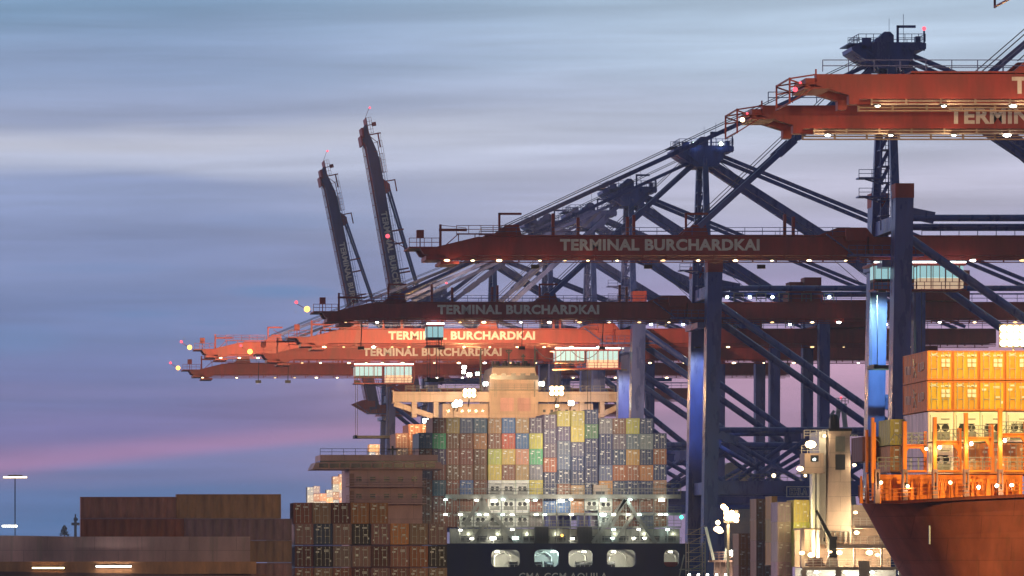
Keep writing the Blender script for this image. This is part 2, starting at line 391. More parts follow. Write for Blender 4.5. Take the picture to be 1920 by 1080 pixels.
        m.beam((fx, -.2, 54.1+u), (tip-.2, -.2, 55.6+u), .12); m.beam((fx, -.2, 56.4+u), (fx, 7.3, 56.4+u), .14); m.beam((fx, -.2, 54.1+u), (fx, 7.3, 54.1+u), .14)
        m.box(tip-1, tip-.05, .3, 6.8, 55.9+u, 56.5+u); m.box(tip-1.2, tip+1.5, -.2, 7, 55.45+u, 55.6+u)
        m.beam((tip-.1, -.2, 56.8+u), (tip-.1, -.2, 57.3+u), .15)
    m.build('nose_platform', 'crane_red', boom)
    # stay lugs, davits, latch posts
    at = [(83.8, 57.3), (109.9, 57.3)] if nose == 'taper' else [(107.5, 57.3), (124., 57.3)]
    if tip < 66: at = [(78, 57.3), (106, 57.3)]
    for (x, z) in at:
        m = MB(TB)
        for y in (.2, 6.2):
            m.prism([(x-2.6, 57.1+u), (x-.9, 58.6+u), (x+.9, 58.6+u), (x+1.3, 57.1+u)], y, y+.9)
        m.box(x-.6, x+.6, 1.1, 6.2, 57.12+u, 57.5+u)
        if nose == 'taper': m.beam((x-1.8, .6, 57.1+u), (x-1.8, .6, 60.2+u), .3); m.box(x-1.95, x+1.3, .45, .75, 60.0+u, 60.3+u)
        m.build('stay_lug', 'crane_red', boom)
    if pegs:
        for x in ((89.5, 93, 99.9, 100.8, 121.9, 123.1) if nose == 'taper' else ()):
            m = MB(TB); m.box(x-.2, x+.2, .3, .8, 57.1+u, 59.9+u+.3*math.sin(x)); m.build('latch_post', 'crane_red', boom)
    m = MB(T)
    m.box(HX+.6, 206, 0, 1.3, 54.3+u, 56.9+u); m.box(HX+.6, 206, 6, 7.3, 54.3+u, 56.9+u); m.box(138.6, 206, -.12, 7.42, 56.93+u, 57.1+u)
    for i in range(10): m.box(140+i*7, 140.5+i*7, 1.3, 6, 55+u, 56+u)
    for y0 in (.1, 6.9):
        m.box(HX+.6, 206, y0, y0+.35, 54.02+u, 54.16+u); m.box(HX+.6, 206, y0, y0+.35, 53.72+u, 53.86+u)
        for i in range(22): m.box(HX+1+i*3.3, HX+1.18+i*3.3, y0+.06, y0+.3, 53.8+u, 54.6+u)
    m.build('girder', 'crane_red', root)
    m = MB(T); m.rail([(141, .1, 57.1+u), (206, .1, 57.1+u)], 1.3, 2.6, .045); m.box(141, 206, -.2, .1, 58.35+u, 58.6+u)
    m.box(130.5, 141, -1.6, -.2, 54.1+u, 54.4+u); m.rail([(130.5, -1.5, 54.4+u), (141, -1.5, 54.4+u)], 1.2, 1.2, .04)
    m.beam((127.5, -.8, 57.2+u), (131.4, -.8, 54.3+u), .6, .14)
    m.box(134.6, 136.0, -4.5, 10, 52.4+u, 53.4+u)
    m.build('walkway', 'crane_blue', root)
    m = MB(T); m.prism([(126.5, 57.1+u), (129.5, 58.3+u), (133.5, 58.3+u), (134.5, 57.1+u), (134.5, 54.5+u), (131, 54.5+u)], 1.5, 5.8)
    m.box(130.2, 133, -1.1, -.2, 56.3+u, 58.0+u); m.build('hinge_housing', 'crane_red', root)
    # head frame
    az = 84.0+u*.7
    for (ya, yb) in ((-5.5, -1), (11, 5.5)):
        m = MB(T); m.beam((136.4, ya, 56.5+u), (136.4, yb, az-2.2), 1.15, 1.15, .95); m.build('tower_post', 'crane_blue', root)
    m = MB(T)   # access ladders, lattice and platforms between posts
    for i in range(9):
        z = 60+u+i*2.3; m.box(135.6, 137.0, 2, 4.6, z, z+.12); m.beam((135.7, 3, z), (136.9, 3, z+2.3), .18, .5)
        m.rail([(135.6, 2, z+.1), (137, 2, z+.1)], 1.1, .7, .035)
    m.beam((136.9, 3, 58+u), (136.9, 3, az-3), .16); m.beam((135.8, 3, 58+u), (135.8, 3, az-3), .16)
    for z in (65.2+u, 62.6+u):
        m.box(132.2, 136, 0, 2.5, z-.15, z+.05); m.beam((135.8, 1, z-.9), (133.2, 1, z-.15), .22); m.rail([(132.2, 0, z), (135.8, 0, z)], 1.1, 1.6, .04)
    m.build('stair_tower', 'crane_blue', root)
    m = MB(T)
    m.prism([(130.9, az-.7), (132.1, az-.05), (140.6, az-.05), (141.3, az-.2), (141.3, az-1.0), (139.7, az-1.2), (138.6, az-3.7), (134.8, az-3.7), (131.0, az-1.2)], -1.5, 6)
    m.prism([(134.2, az-.05), (136.0, az+1.7), (136.8, az+1.7), (137.3, az+1.2), (137.3, az-.05)], 1.2, 3.8)
    m.box(138.7, 139.6, -.8, 2, az-2.5, az-1.2); m.box(132.3, 133.6, -1.7, -1.5, az-1.0, az+.5); m.box(139.9, 140.6, -1.2, 0, az, az+.8)
    for q in (132.6, 133.7, 138.4, 139.4): m.tube((q, -1.7, az-.9), (q, 6.1, az-.9), .42, 10)
    m.tube((135.1, 1, az+.3), (135.1, 4, az+.3), .55, 12); m.beam((132, -1.55, az-.3), (135.4, -1.55, az-3.2), .28)
    head = m.build('head', 'crane_blue', root)
    m = MB(T)
    m.rail([(131.9, -1.4, az), (135, -1.4, az)], 1.1, .9, .04); m.rail([(137.4, -1.4, az), (141.2, -1.4, az)], 1.1, .9, .04)
    m.rail([(131.9, 5.9, az), (141.2, 5.9, az), (141.2, -1.4, az)], 1.1, 1.2, .04); m.rail([(131.9, -1.4, az), (131.9, 5.9, az)], 1.1, 1.5, .04)
    m.box(130.4, 133, -1.4, 5, az-.35, az-.2); m.rail([(130.4, -1.4, az-.2), (132, -1.4, az-.2)], .8, .8, .03)
    m.beam((137.6, 0, az-.4), (137.6, 0, az+2.4), .3); m.box(137.45, 140.1, -.15, .15, az+2.1, az+2.45); m.beam((138.4, 0, az), (138.4, 0, az+4), .06); m.beam((136.4, 0, az+1.5), (136.4, 0, az+3.4), .05)
    m.beam((141.1, -1, az-1.2), (141.1, -1, az+1.6), .22)
    m.build('head_railing', 'crane_blue', head)
    # stays
    for k, (x, z) in enumerate(at):
        a = 134.9+k*.6; zt = az-2.4
        for y0, y1 in ((.6, .8), (6.6, 4.6)):
            q = TB(x, y0, z+1.0+u); p = T(a, y1, zt)
            m = MB(); w = (.62, .9)[k] if nose == 'taper' else .4
            m.beam(p, q, w, w*.9)
            if k == 1 and not raised:
                for f in (.42, .52): c = p.lerp(q, f); e = (q-p).normalized()*1.6; m.beam(c-e, c+e, w*1.25, w*1.3)
            m.build('forestay', 'crane_blue', root)
    m = MB()
    for (x, z) in at: m.tube(T(134.2, 3, az-1.5), TB(x-.8, 3, 58.5+u), .07, 5); m.tube(T(134.2, 4, az-1.2), TB(x-1.4, 4, 58.5+u), .06, 5)
    m.tube(T(138.5, 3, az-1.5), T(168, 3, 57+u), .06, 5); m.tube(T(138.5, 4, az-1.5), T(171, 4, 57+u), .06, 5)
    m.build('rope', 'cable', root)
    for y0, y1 in ((-.4, -.6), (5.2, 7.6)):
        m = MB(T); m.beam((139, y0, az-1.6), (200, y1, 57.4+u), .62, .62); m.build('backstay', 'crane_blue', root)
        m = MB(T); m.beam((137.6, y0, az-3.), (171.6, y1*1.1, 59.2+u), 1.25, 1.15); m.build('back_leg', 'crane_blue', root)
    # lamps
    for x in lamps:
        m = MB(TB if x < HX else T); m.ball((x, -.1, 53.58+u+rl), random.choice((.24, .3, .36, .42)), 8, .42); m.cur = 1; m.box(x-.3, x+.3, -.28, .18, 53.6+u+rl, 53.78+u+rl)
        l = m.build('underside_lamp', [lampmat if lampmat == 'lamp_white' else random.choice(('lamp_warm', 'lamp_warm', 'lamp_white', 'lamp_dim')), 'dark_steel'], boom)
    for (x, z, mt) in apex_lamps:
        m = MB(T); m.ball((x, -2.0 if z > 70 else -6.4-1.8, z), .32, 8); m.cur = 1; m.box(x-.4, x+.4, -1.7 if z > 70 else -7.9, -1.4 if z > 70 else -7.5, z-.4, z+.4)
        m.build('work_lamp', [mt, 'dark_steel'], root)
    if red_apex:
        m = MB(T); m.ball((141.1, -1, az+1.9), .3, 8); m.build('warning_light', 'lamp_red', root)
    if nose_lamp:
        m = MB(TB)
        if nose == 'taper':
            if nose_lamp == 'lamp_yellow': m.ball((tip-2.6, 1, 55.9+u), .52, 10); m.cur = 1; m.ball((tip-4.3, 3, 57.2+u), .3, 8)
            else: m.cur = 1; m.ball((tip-4.3, 3, 57.2+u), .3, 8)
        else: m.ball((tip-2.0, .2, 55.4+u), .24, 8); m.cur = 1; m.ball((tip-1.6, -.3, 56.0+u), .12, 8)
        m.build('nose_light', [nose_lamp if nose_lamp != 'red' else 'lamp_red', 'lamp_red'], boom)
    if house:
        m = MB(T); m.box(171.5, 182, -1, 9, 57.3+u, 62.5+u); hh = m.build('machinery_house', 'crane_red', root)
        for i in range(3):
            m = MB(T); m.box(172.8+i*3, 174.3+i*3, -1.06, -1.01, 59.4+u, 61+u); m.build('window', 'glass_dark', hh)
    if boxes == 1:
        m = MB(T); m.box(151.3, 153.6, 1, 5, 58.8+u, 60.6+u); m.box(153.9, 156.8, 1, 5, 58.8+u, 61.4+u); m.box(151, 157, .5, 6, 57.1+u, 58.8+u); m.build('resistor_box', 'crane_red', root)
    if boxes:
        for i in range(5 if boxes == 1 else 9):
            x = 141.5+i*(3.9 if boxes == 1 else 6.1)
            m = MB(T); m.beam((x, -.3, 57.2+u), (x, -.3, 58.6+u), .15); m.beam((x+1.6, -.3, 57.2+u), (x+1.6, -.3, 58.6+u), .15); m.box(x-.1, x+1.7, -.4, -.2, 58.45+u, 58.6+u); m.box(x, x+1.6, -.3, -.25, 57.6+u, 57.7+u)
            if i in (0, 1, 2, 4, 6, 7): m.cur = 1; m.ball((x+(-1.2 if i < 4 else .8), -.5, 57.9+u), .28, 8)
            m.build('lamp_frame', ['galv', 'lamp_cool'], root)
    if festoon:
        m = MB(T)
        x0, x1, n, sag = festoon
        for i in range(n):
            a = x0+(x1-x0)*i/n; b = x0+(x1-x0)*(i+1)/n
            pts = [(a+(b-a)*t/8, -.5, 53.7+u-sag*(1-(t/4-1)**2)) for t in range(9)]; m.path(pts, .07, 5)
        m.build('festoon_cable', 'cable', root)
    if trolley:
        x, w, drop = trolley[:3]; glow = trolley[3] if len(trolley) > 3 else True
        m = MB(T); m.box(x, x+w, -.6, 7.8, 52.9+u, 53.2+u)
        for i in range(int(w/2)+1): m.box(x+i*2, x+i*2+.12, -.62, -.5, 49.6+u, 53+u)
        [m.box(x+.2+k*.9, x+.28+k*.9, -.62, -.52, 50.6+u, 52.9+u) for k in range(int(w/.9))]; m.box(x, x+w, -.8, 3, 49.3+u, 49.55+u); m.rail([(x, -.8, 49.55+u), (x+w, -.8, 49.55+u)], 1., 1.2, .04)
        tr = m.build('trolley', 'crane_red', root)
        if glow:
            m = MB(T); m.box(x+.1, x+w-.1, -.75, -.6, 53.22+u, 53.42+u); m.build('strip_lamp', 'strip_cool', tr)
            m = MB(T); m.box(x+.2, x+min(w-.2, 5.6), -.45, 3, 51.0+u, 52.8+u); m.cur = 1; m.box(x+.2, x+min(w-.2, 5.6), -.5, 3, 50.6+u, 50.98+u)
            if w > 9: m.cur = 0; m.box(x+6.4, x+w-.4, -.45, 3, 51.2+u, 52.8+u); m.cur = 2; m.box(x+6.4, x+w-.4, -.45, 3, 49.7+u, 51.1+u)
            m.build('cabin', ['cab_glass', 'dark_steel', 'lit_cream'], tr)
        m = MB(T); zz = 53+u-drop
        for a in (.8, min(w-.8, 7)):
            for y in (.8, 5.5): m.beam((x+a, y, 52.8+u), (x+a, y, zz), .09)
        m.box(x+.3, x+min(w, 8), .6, 1.0, zz-.5, zz); m.box(x+.3, x+min(w, 8), 5.4, 5.8, zz-.5, zz); m.box(x+.3, x+.8, .6, 5.8, zz-.45, zz+.1); m.box(x+min(w, 8)-.5, x+min(w, 8), .6, 5.8, zz-.45, zz+.1)
        m.build('spreader', 'dark_steel', tr)
    return root, T
LA = [74.6, 78.2, 81.9, 87.6, 91.1, 94.3, 98.4, 104.8, 109.7, 114.9, 120., 125.2, 130.3]
LB = [143, 148.1, 155, 159.6, 165, 171, 177, 183, 190]
crH, _ = make_crane('orange crane boom nose hanging in at the top right corner', 404, 88.6, 'frame', text=None, lamps=[96, 104])
crT, TT = make_crane('topmost orange crane boom, highest of the lit booms at upper right', 493, 86.1, 'frame', text=104.7,
    lamps=[91.9, 98.2, 104.8, 111.2], lampmat='lamp_white', nose_lamp='red')
crF, TF = make_crane('orange crane boom just below the highest one at upper right, yellow lamp on its nose', 525, 86.2, 'frame', text=105.1,
    lamps=[92.8, 99.2, 105.6, 111.], lampmat='lamp_white', nose_lamp='lamp_warm')
crA, TA = make_crane('dark red boom with large pale TERMINAL BURCHARDKAI, its blue leg with red cap at right', 723, 70.9, lamps=LA+LB,
    nose_lamp='red', red_apex=True, trolley=(134.1, 13, 14), festoon=None)
crB, TBm = make_crane('second dark red boom down, faint TERMINAL BURCHARDKAI, blue leg by the orange floodlight', 892, 70.6, lamps=[74.6, 80]+LA[5:]+LB,
    nose_lamp='lamp_yellow', red_apex=False, trolley=(88.4, 3.2, 9), apex_lamps=((134.4, 84.2, 'lamp_cool'), (139., 84.2, 'lamp_cool'), (136.6, 75.4, 'lamp_cool')), boxes=1, house=True)
crC, TC = make_crane('bright orange boom lit by floodlights, upper of the two bright ones', 984, 73.0, lamps=LA[1:]+LB,
    trolley=(122, 12.5, 16), red_apex=False, boxes=2, house=True, festoon=(118, 131, 2, 2.4))
crD, TD = make_crane('bright orange boom lit by floodlights, lower of the two bright ones', 1040, 70.4, up=-.6, lamps=LA[1:]+LB,
    nose_lamp='lamp_yellow', trolley=(88.6, 12, 14), boxes=2, red_apex=True)
crE, TE = make_crane('shadowed dark red boom behind the upper bright orange one, yellow star lamp at its nose', 1110, 62.0, up=3.5, text=None, lamps=[66, 70, 74]+LA[1:]+LB,
    nose_lamp='lamp_yellow', red_apex=True, boxes=2, house=True, apex_lamps=((136.8, 78, 'lamp_cool'), (136.8, 67, 'lamp_cool')))
crG, TG = make_crane('lowest dark red boom reaching farthest left over the river', 1215, 64.9, up=3.5, text=None, lamps=[68, 76, 85, 89.6, 94.7, 99.6, 105, 111, 117, 123, 129]+LB,
    nose_lamp='lamp_yellow', apex_lamps=((136.8, 78, 'lamp_cool'),), trolley=(166, 4, 9, False), festoon=(140, 150, 2, 3.2))
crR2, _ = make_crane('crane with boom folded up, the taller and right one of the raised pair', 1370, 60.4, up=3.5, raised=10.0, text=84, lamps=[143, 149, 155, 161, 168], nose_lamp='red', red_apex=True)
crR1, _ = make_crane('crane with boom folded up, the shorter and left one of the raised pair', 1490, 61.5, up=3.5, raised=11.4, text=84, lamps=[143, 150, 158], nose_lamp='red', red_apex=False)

# HHLA sign on the portal of the second crane
s0 = 10.87/K
Yb = (892-7.2)*K
def board(x0, x1, y0, y1, y): return PX(x0, y), PX(x1, y), PZ(y1, y), PZ(y0, y)
a, b, c, d = board(1474, 1542, 912, 932, Yb-.4)
sg = MB(); sg.box(a, b, Yb-.6, Yb-.4, c, d); sign = sg.build('sign_board', 'crane_blue', crB)
sg = MB(); t = .14
sg.box(a, b, Yb-.66, Yb-.603, d-t, d); sg.box(a, b, Yb-.66, Yb-.603, c, c+t); sg.box(a, a+t, Yb-.66, Yb-.603, c+t, d-t); sg.box(b-t, b, Yb-.66, Yb-.603, c+t, d-t)
def letter_outline(m, pts, y, w=.085):
    for p, q in zip(pts, pts[1:]+pts[:1]): m.beam((p[0], y, p[1]), (q[0], y, q[1]), w)
lh = (d-c)-.75; lw = (PX(1513, Yb)-PX(1480, Yb))/4.05; z0 = c+.38
def Hh(x, w): return [(x, z0), (x, z0+lh), (x+w*.33, z0+lh), (x+w*.33, z0+lh*.6), (x+w*.67, z0+lh*.6), (x+w*.67, z0+lh), (x+w, z0+lh), (x+w, z0), (x+w*.67, z0), (x+w*.67, z0+lh*.38), (x+w*.33, z0+lh*.38), (x+w*.33, z0)]
x = PX(1480, Yb)
letter_outline(sg, Hh(x, lw), Yb-.66); x += lw*1.0
letter_outline(sg, Hh(x, lw), Yb-.66); x += lw*1.05
letter_outline(sg, [(x, z0), (x, z0+lh), (x+.3*lw, z0+lh), (x+.3*lw, z0+.25*lh), (x+.75*lw, z0+.25*lh), (x+.75*lw, z0)], Yb-.66); x += lw*.8
letter_outline(sg, [(x, z0), (x+.38*lw, z0+lh), (x+.7*lw, z0+lh), (x+1.08*lw, z0), (x+.8*lw, z0), (x+.54*lw, z0+.7*lh), (x+.28*lw, z0)], Yb-.66)
sg.build('sign_lettering', 'crane_letter', sign)

def facing_lamp(loc, e, rgb, parent, size=.6):
    loc = Vector(loc); light('SPOT', loc, e, rgb, parent, target=(loc.x*.55, loc.y-60, loc.z+4), size=size, angle=110, blend=.7, name='facing_light')
for cr_, Y_c, tp, uu in ((crB, 892, 70.6, 0), (crD, 1040, 70.4, -.6), (crE, 1110, 62.0, 3.5), (crG, 1215, 64.9, 3.5)):
    facing_lamp(((tp-2.6)*K, Y_c*K, 8+(47.9+uu)*K), 5000, (1, .45, .12), cr_, .4)
# light from floodlight heads added to the booms, and from crane lamps
WARM = (1, .62, .30); COOL = (.75, .95, 1); YEL = (1, .75, .4)
def flood(crane, T, x, y, z, tgt, e, rgb, ang=60, name='floodlight'):  # added lamp head and spot, put in to brighten booms and stacks
    p = T(x, y, z); m = MB(); m.box(p.x-.6, p.x+.6, p.y-.3, p.y+.3, p.z+.1, p.z+.7); m.build(name, 'dark_steel', crane)
    light('SPOT', p-Vector((0, 0, .3)), e, rgb, crane, target=tgt, size=.8, angle=ang)
# towards the booms behind
for x, e in ((78, 200000), (92, 330000), (106, 330000), (120, 300000)):
    flood(crB, TBm, x, 9, 49.2, TD(x, 0, 55.3), e, WARM, 50)
    m = MB(TBm); m.beam((x, 9, 49.8), (x, 7.2, 54.2), .15); m.build('added_flood_arm', 'dark_steel', crB)
for x, tg, e in ((76, TG(72, 0, 58.6), 260000), (90, TG(88, 0, 58.6), 200000), (70, TE(68, 0, 58.6), 90000)):
    flood(crD, TD, x, 9, 49.2, tg, e, WARM, 50)
    m = MB(TD); m.beam((x, 9, 49.8), (x, 7.2, 53.6), .15); m.build('added_flood_arm', 'dark_steel', crD)
# stern stack of the big ship
for x in (88, 104, 120): flood(crA, TA, x, 9, 52.9, (118+(x-104)*.55, 944, 32), 620000, (1, .86, .68), 11)
# near booms and the orange ship
crHT = lambda x, y, z: Vector((x*K, (404+y)*K, 8+(z-8)*K))
for x in (90, 100, 112):
    flood(crH, crHT, x, 9, 47.6, (x*K, 561, 59), 68000, WARM, 60)
    m = MB(crHT); m.beam((x, 9, 48.2), (x, 7.2, 54.2), .15); m.build('added_flood_arm', 'dark_steel', crH)
for x in (92, 104, 116): flood(crH, crHT, x, 9, 52.9, (x*K, 500, 24), 100000, (1, .74, .24), 60)
for tt, cr in ((TT, crT), (TF, crF)):
    for x in (91.9, 98.2, 104.8): light('POINT', tt(x+.4, -.9, 53.2), 200, YEL, cr, size=.2)
for x in (76, 82, 88, 94): light('POINT', TA(x, -.9, 52.9), 60, YEL, crA, size=.2)
# cool work light down the river-side legs
for tt, cr, e in ((TA, crA, 20000), (TBm, crB, 9000), (TC, crC, 8000)):
    light('SPOT', tt(134.9, -2.6, 48.7), e*(3.2 if cr is crA else 2.0), (.60, 1, .72) if cr is crA else (.75, .88, 1), cr, target=tt(136.4, 10.5, 41.5), size=.4, angle=62)
    m = MB(tt); m.box(134.4, 135.4, -2.9, -2.3, 49.0, 49.25); m.build('leg_floodlight', 'dark_steel', cr)

# ------------------------------------------------------------------ containers
PAL = {'brown': (.26, .10, .055), 'tan': (.55, .30, .12), 'slate blue': (.13, .17, .26), 'dark blue': (.035, .05, .14), 'purple grey': (.13, .10, .17),
       'yellow': (.62, .50, .11), 'mint green': (.10, .42, .22), 'red orange': (.60, .13, .05), 'orange': (.62, .26, .08), 'peach': (.60, .30, .20),
       'grey': (.24, .23, .24), 'dark green': (.10, .19, .12), 'white': (.78, .76, .70), 'blue': (.07, .17, .38), 'rust brown': (.38, .13, .05),
       'dark red': (.13, .02, .02), 'mauve': (.29, .16, .15), 'pale mauve': (.50, .37, .37), 'amber': (.85, .42, .02), 'dull brown': (.36, .18, .12), 'near black': (.03, .015, .02), 'reddish brown': (.28, .09, .06)}
_cm = {}
def cmesh(kind, key, w, h, l, var=0):
    k = (kind, key, w, h, l, var)
    if k in _cm: return _cm[k]
    m = MB(); rnd = random.Random(hash((kind, var, round(h*10))) & 0xffff)
    if kind == 'body':       # origin: left front bottom; corrugated sides, corner posts
        n = max(6, int(l/.55)); dp = .06
        m.box(0, w, 0, .16, 0, .18); m.box(0, w, 0, .16, h-.14, h); m.box(0, .12, 0, .16, .18, h-.14); m.box(w-.12, w, 0, .16, .18, h-.14)
        for sx in (0, 1):
            pts = []
            for i in range(n+1):
                y = .16+(l-.32)*i/n; pts += [(y, 0 if i % 2 else dp)]
                if i < n: pts += [(.16+(l-.32)*(i+.5)/n, 0 if i % 2 else dp)]
            for (ya, da), (yb, db) in zip(pts, pts[1:]):
                X = lambda dd: dd+.02 if sx == 0 else w-dd-.02
                m.add([(X(da), ya, .15), (X(db), yb, .15), (X(db), yb, h-.1), (X(da), ya, h-.1)], [(0, 3, 2, 1) if sx == 0 else (0, 1, 2, 3)])
            m.box(0 if sx == 0 else w-.1, .1 if sx == 0 else w, .16, l-.16, 0, .16); m.box(0 if sx == 0 else w-.1, .1 if sx == 0 else w, .16, l-.16, h-.12, h)
        m.box(.1, w-.1, .08, .12, .16, h-.12); m.box(.02, w-.02, .17, l-.17, h-.08, h-.02); m.box(.02, w-.02, .2, l-.17, .05, .15); m.box(0, w, l-.16, l, 0, h)
        me = (m, ['container'])
    elif kind == 'door':     # origin: left bottom of the leaf
        dw = w/2-.14; dh = h-.34
        m.box(0, dw, 0, .06, 0, dh)
        for i in range(5): z = dh*(.08+.205*i); m.box(.05, dw-.05, -.035, 0, z, z+.07)
        m.cur = 1
        for x in (dw*.25, dw*.75):
            m.box(x-.022, x+.022, -.1, -.05, -.06, dh+.06)
            for z in (.03, dh*.33, dh*.66, dh-.1): m.box(x-.06, x+.06, -.11, -.04, z, z+.08)
        m.box(dw*.25, dw*.75-.05, -.12, -.08, dh*.36, dh*.36+.05)
        m.cur = 2
        if var % 2 == 0:
            m.box(dw*.32, dw*.68, -.05, -.036, dh*.86, dh*.93)
            if var in (2, 6): m.box(dw*.1, dw*.5, -.05, -.036, dh*.70, dh*.78)
            if var == 4: m.box(dw*.3, dw*.62, -.05, -.036, dh*.5, dh*.62); m.box(.08, dw*.2, -.05, -.036, dh*.12, dh*.2)
        else:
            for z in (.84, .79, .74)[:1+var % 3]: m.box(dw*.1, dw*.66, -.05, -.036, dh*z, dh*(z+.03))
            if var in (3, 7): m.box(dw*.32, dw*.7, -.05, -.036, dh*.42, dh*.48)
            if var in (5, 7): m.box(dw*.8, dw*.95, -.05, -.036, dh*.2, dh*.3)
            if var == 9:
                for i in (0, 1):
                    for j in (0, 1): m.box(dw*(.12+.42*i), dw*(.46+.42*i), -.125, -.112, dh*(.44+.17*j), dh*(.58+.17*j))
                m.box(dw*.1, dw*.35, -.05, -.036, dh*.87, dh*.91); m.box(dw*.45, dw*.95, -.05, -.036, dh*.84, dh*.92)
            if var == 11: pass
        if var == 8:
            for p, q in (((.1, .88), (.75, .96)), ((.2, .96), (.9, .84)), ((.2, .84), (.6, .95))):
                m.beam((dw*p[0], -.115, dh*p[1]), (dw*q[0], -.115, dh*q[1]), .05)
        me = (m, ['container', 'lock_rod', 'decal'])
    elif kind == 'reefer':   # refrigeration machinery end
        m.box(.1, w-.1, -.02, .1, .1, h-.1); m.cur = 1
        m.box(w*.14, w*.86, -.04, -.02, h*.08, h*.34); m.box(w*.5, w*.84, -.04, -.02, h*.74, h*.78); m.cur = 2
        for cx in (.32, .68): m.tube((w*cx, -.06, h*.47), (w*cx, -.02, h*.47), w*.15, 10)
        m.box(w*.2, w*.8, -.05, -.025, h*.58, h*.61); m.cur = 1; m.box(w*.08, w*.1, -.03, -.02, h*.1, h*.9)
        me = (m, ['decal', 'galv', 'black'])
    o = me[0].build(kind, me[1]); mesh = o.data; bpy.data.objects.remove(o)
    _cm[k] = mesh; return mesh
ORD = 'first second third fourth fifth sixth seventh eighth ninth tenth eleventh twelfth thirteenth fourteenth fifteenth sixteenth seventeenth eighteenth'.split()
def mobj(name, mesh, loc, parent, colr):
    o = bpy.data.objects.new(name, mesh); col.objects.link(o); o.location = loc
    if parent: o.parent = parent
    o.color = (*colr, 1); return o
def container(x, y, z, w, h, l, colname, label, group, reefer=False, doors=True, side=False, var=None, rot=0):
    c = tuple(v*random.uniform(.85, 1.15) for v in PAL[colname])
    o = mobj('shipping_container', cmesh('body', 0, w, h, l), (x, y, z), None, c)
    if rot: o.rotation_euler = (0, 0, rot)
    tag(o, label, 'shipping container', group)
    if reefer: mobj('cooling_unit', cmesh('reefer', 0, w, h, l), (0, -.02, 0), o, c)
    elif doors:
        for k in (0, 1):
            v = random.choice((0, 2, 4, 6) if k == 0 else (1, 3, 5, 7)) if var is None else var[k]
            mobj('door', cmesh('door', 0, w, h, l, v), (.13+k*(w/2-.13), .05, .18), o, c)
    return o

# ------------------------------------------------------------------ big ship seen from astern
SY = 943.6; S = F/SY
ship = thing('container_ship', (118, 940, 0), 'dark blue hulled container ship seen from astern, piled with coloured containers', 'ship')
HY = 940.
def hx(px): return PX(px, HY)
def hz(py): return PZ(py, HY)
Lx, Rx = 95.2, 141.2; ztop = hz(1019)
m = MB()
# transom plate with mooring openings
ops = [(921, 975), (1002, 1047), (1066, 1111), (1138, 1192), (1245, 1273)]
zo0, zo1 = hz(1063), hz(1031)
m.box(Lx, Rx, HY, HY+.6, zo1, ztop); m.box(Lx, Rx, HY, HY+.6, 6.5, zo0)
xs = [Lx]+[hx(v) for o in ops for v in o]+[Rx]
for i in range(0, len(xs), 2): m.box(xs[i], xs[i+1], HY, HY+.6, zo0, zo1)
for (p0, p1) in ops:
    r_ = .9
    for (cx, sx) in ((hx(p0), 1), (hx(p1), -1)):
        for (cz, sz) in ((zo0, 1), (zo1, -1)):
            pts = [(cx, cz)]+[(cx+sx*r_*(1-math.sin(t*math.pi/8)), cz+sz*r_*(1-math.cos(t*math.pi/8))) for t in range(5)]
            m.prism(pts, HY+.01, HY+.59)
plan = [(Lx, HY+.6), (Rx, HY+.6), (Rx, HY+240), (Rx-8, HY+290), (118.2, HY+340), (Lx+8, HY+290), (Lx, HY+240)]
m.loft([(x, y, -1) for x, y in plan], [(x, y, 11.2) for x, y in plan])
plan2 = [(Lx, HY+9), (Rx, HY+9), (Rx, HY+240), (Rx-6, HY+290), (118.2, HY+345), (Lx+6, HY+290), (Lx, HY+240)]
m.loft([(x, y, 11.21) for x, y in plan2], [(x, y, ztop-.1) for x, y in plan2])
m.box(Lx, Lx+.4, HY+.6, HY+9, 11.2, ztop); m.box(Rx-.4, Rx, HY+.6, HY+9, 11.2, ztop); m.box(Lx, Rx, HY+.6, HY+9, ztop-.35, ztop-.02)
stern = [(Lx, HY, 6.5), (Rx, HY, 6.5), (Rx, HY+8, 6.5), (Lx, HY+8, 6.5)]; st2 = [(Lx+9, HY+5, -1), (Rx-9, HY+5, -1), (Rx-6, HY+14, -1), (Lx+6, HY+14, -1)]
m.loft(st2, stern)
m.build('hull', 'hull_navy', ship)
m = MB(); add_text(m, 'CMA CGM AQUILA', hx(973), hx(1139), hz(1091), hz(1074), HY-.04, .01); m.build('ship_name', 'crane_letter', ship)
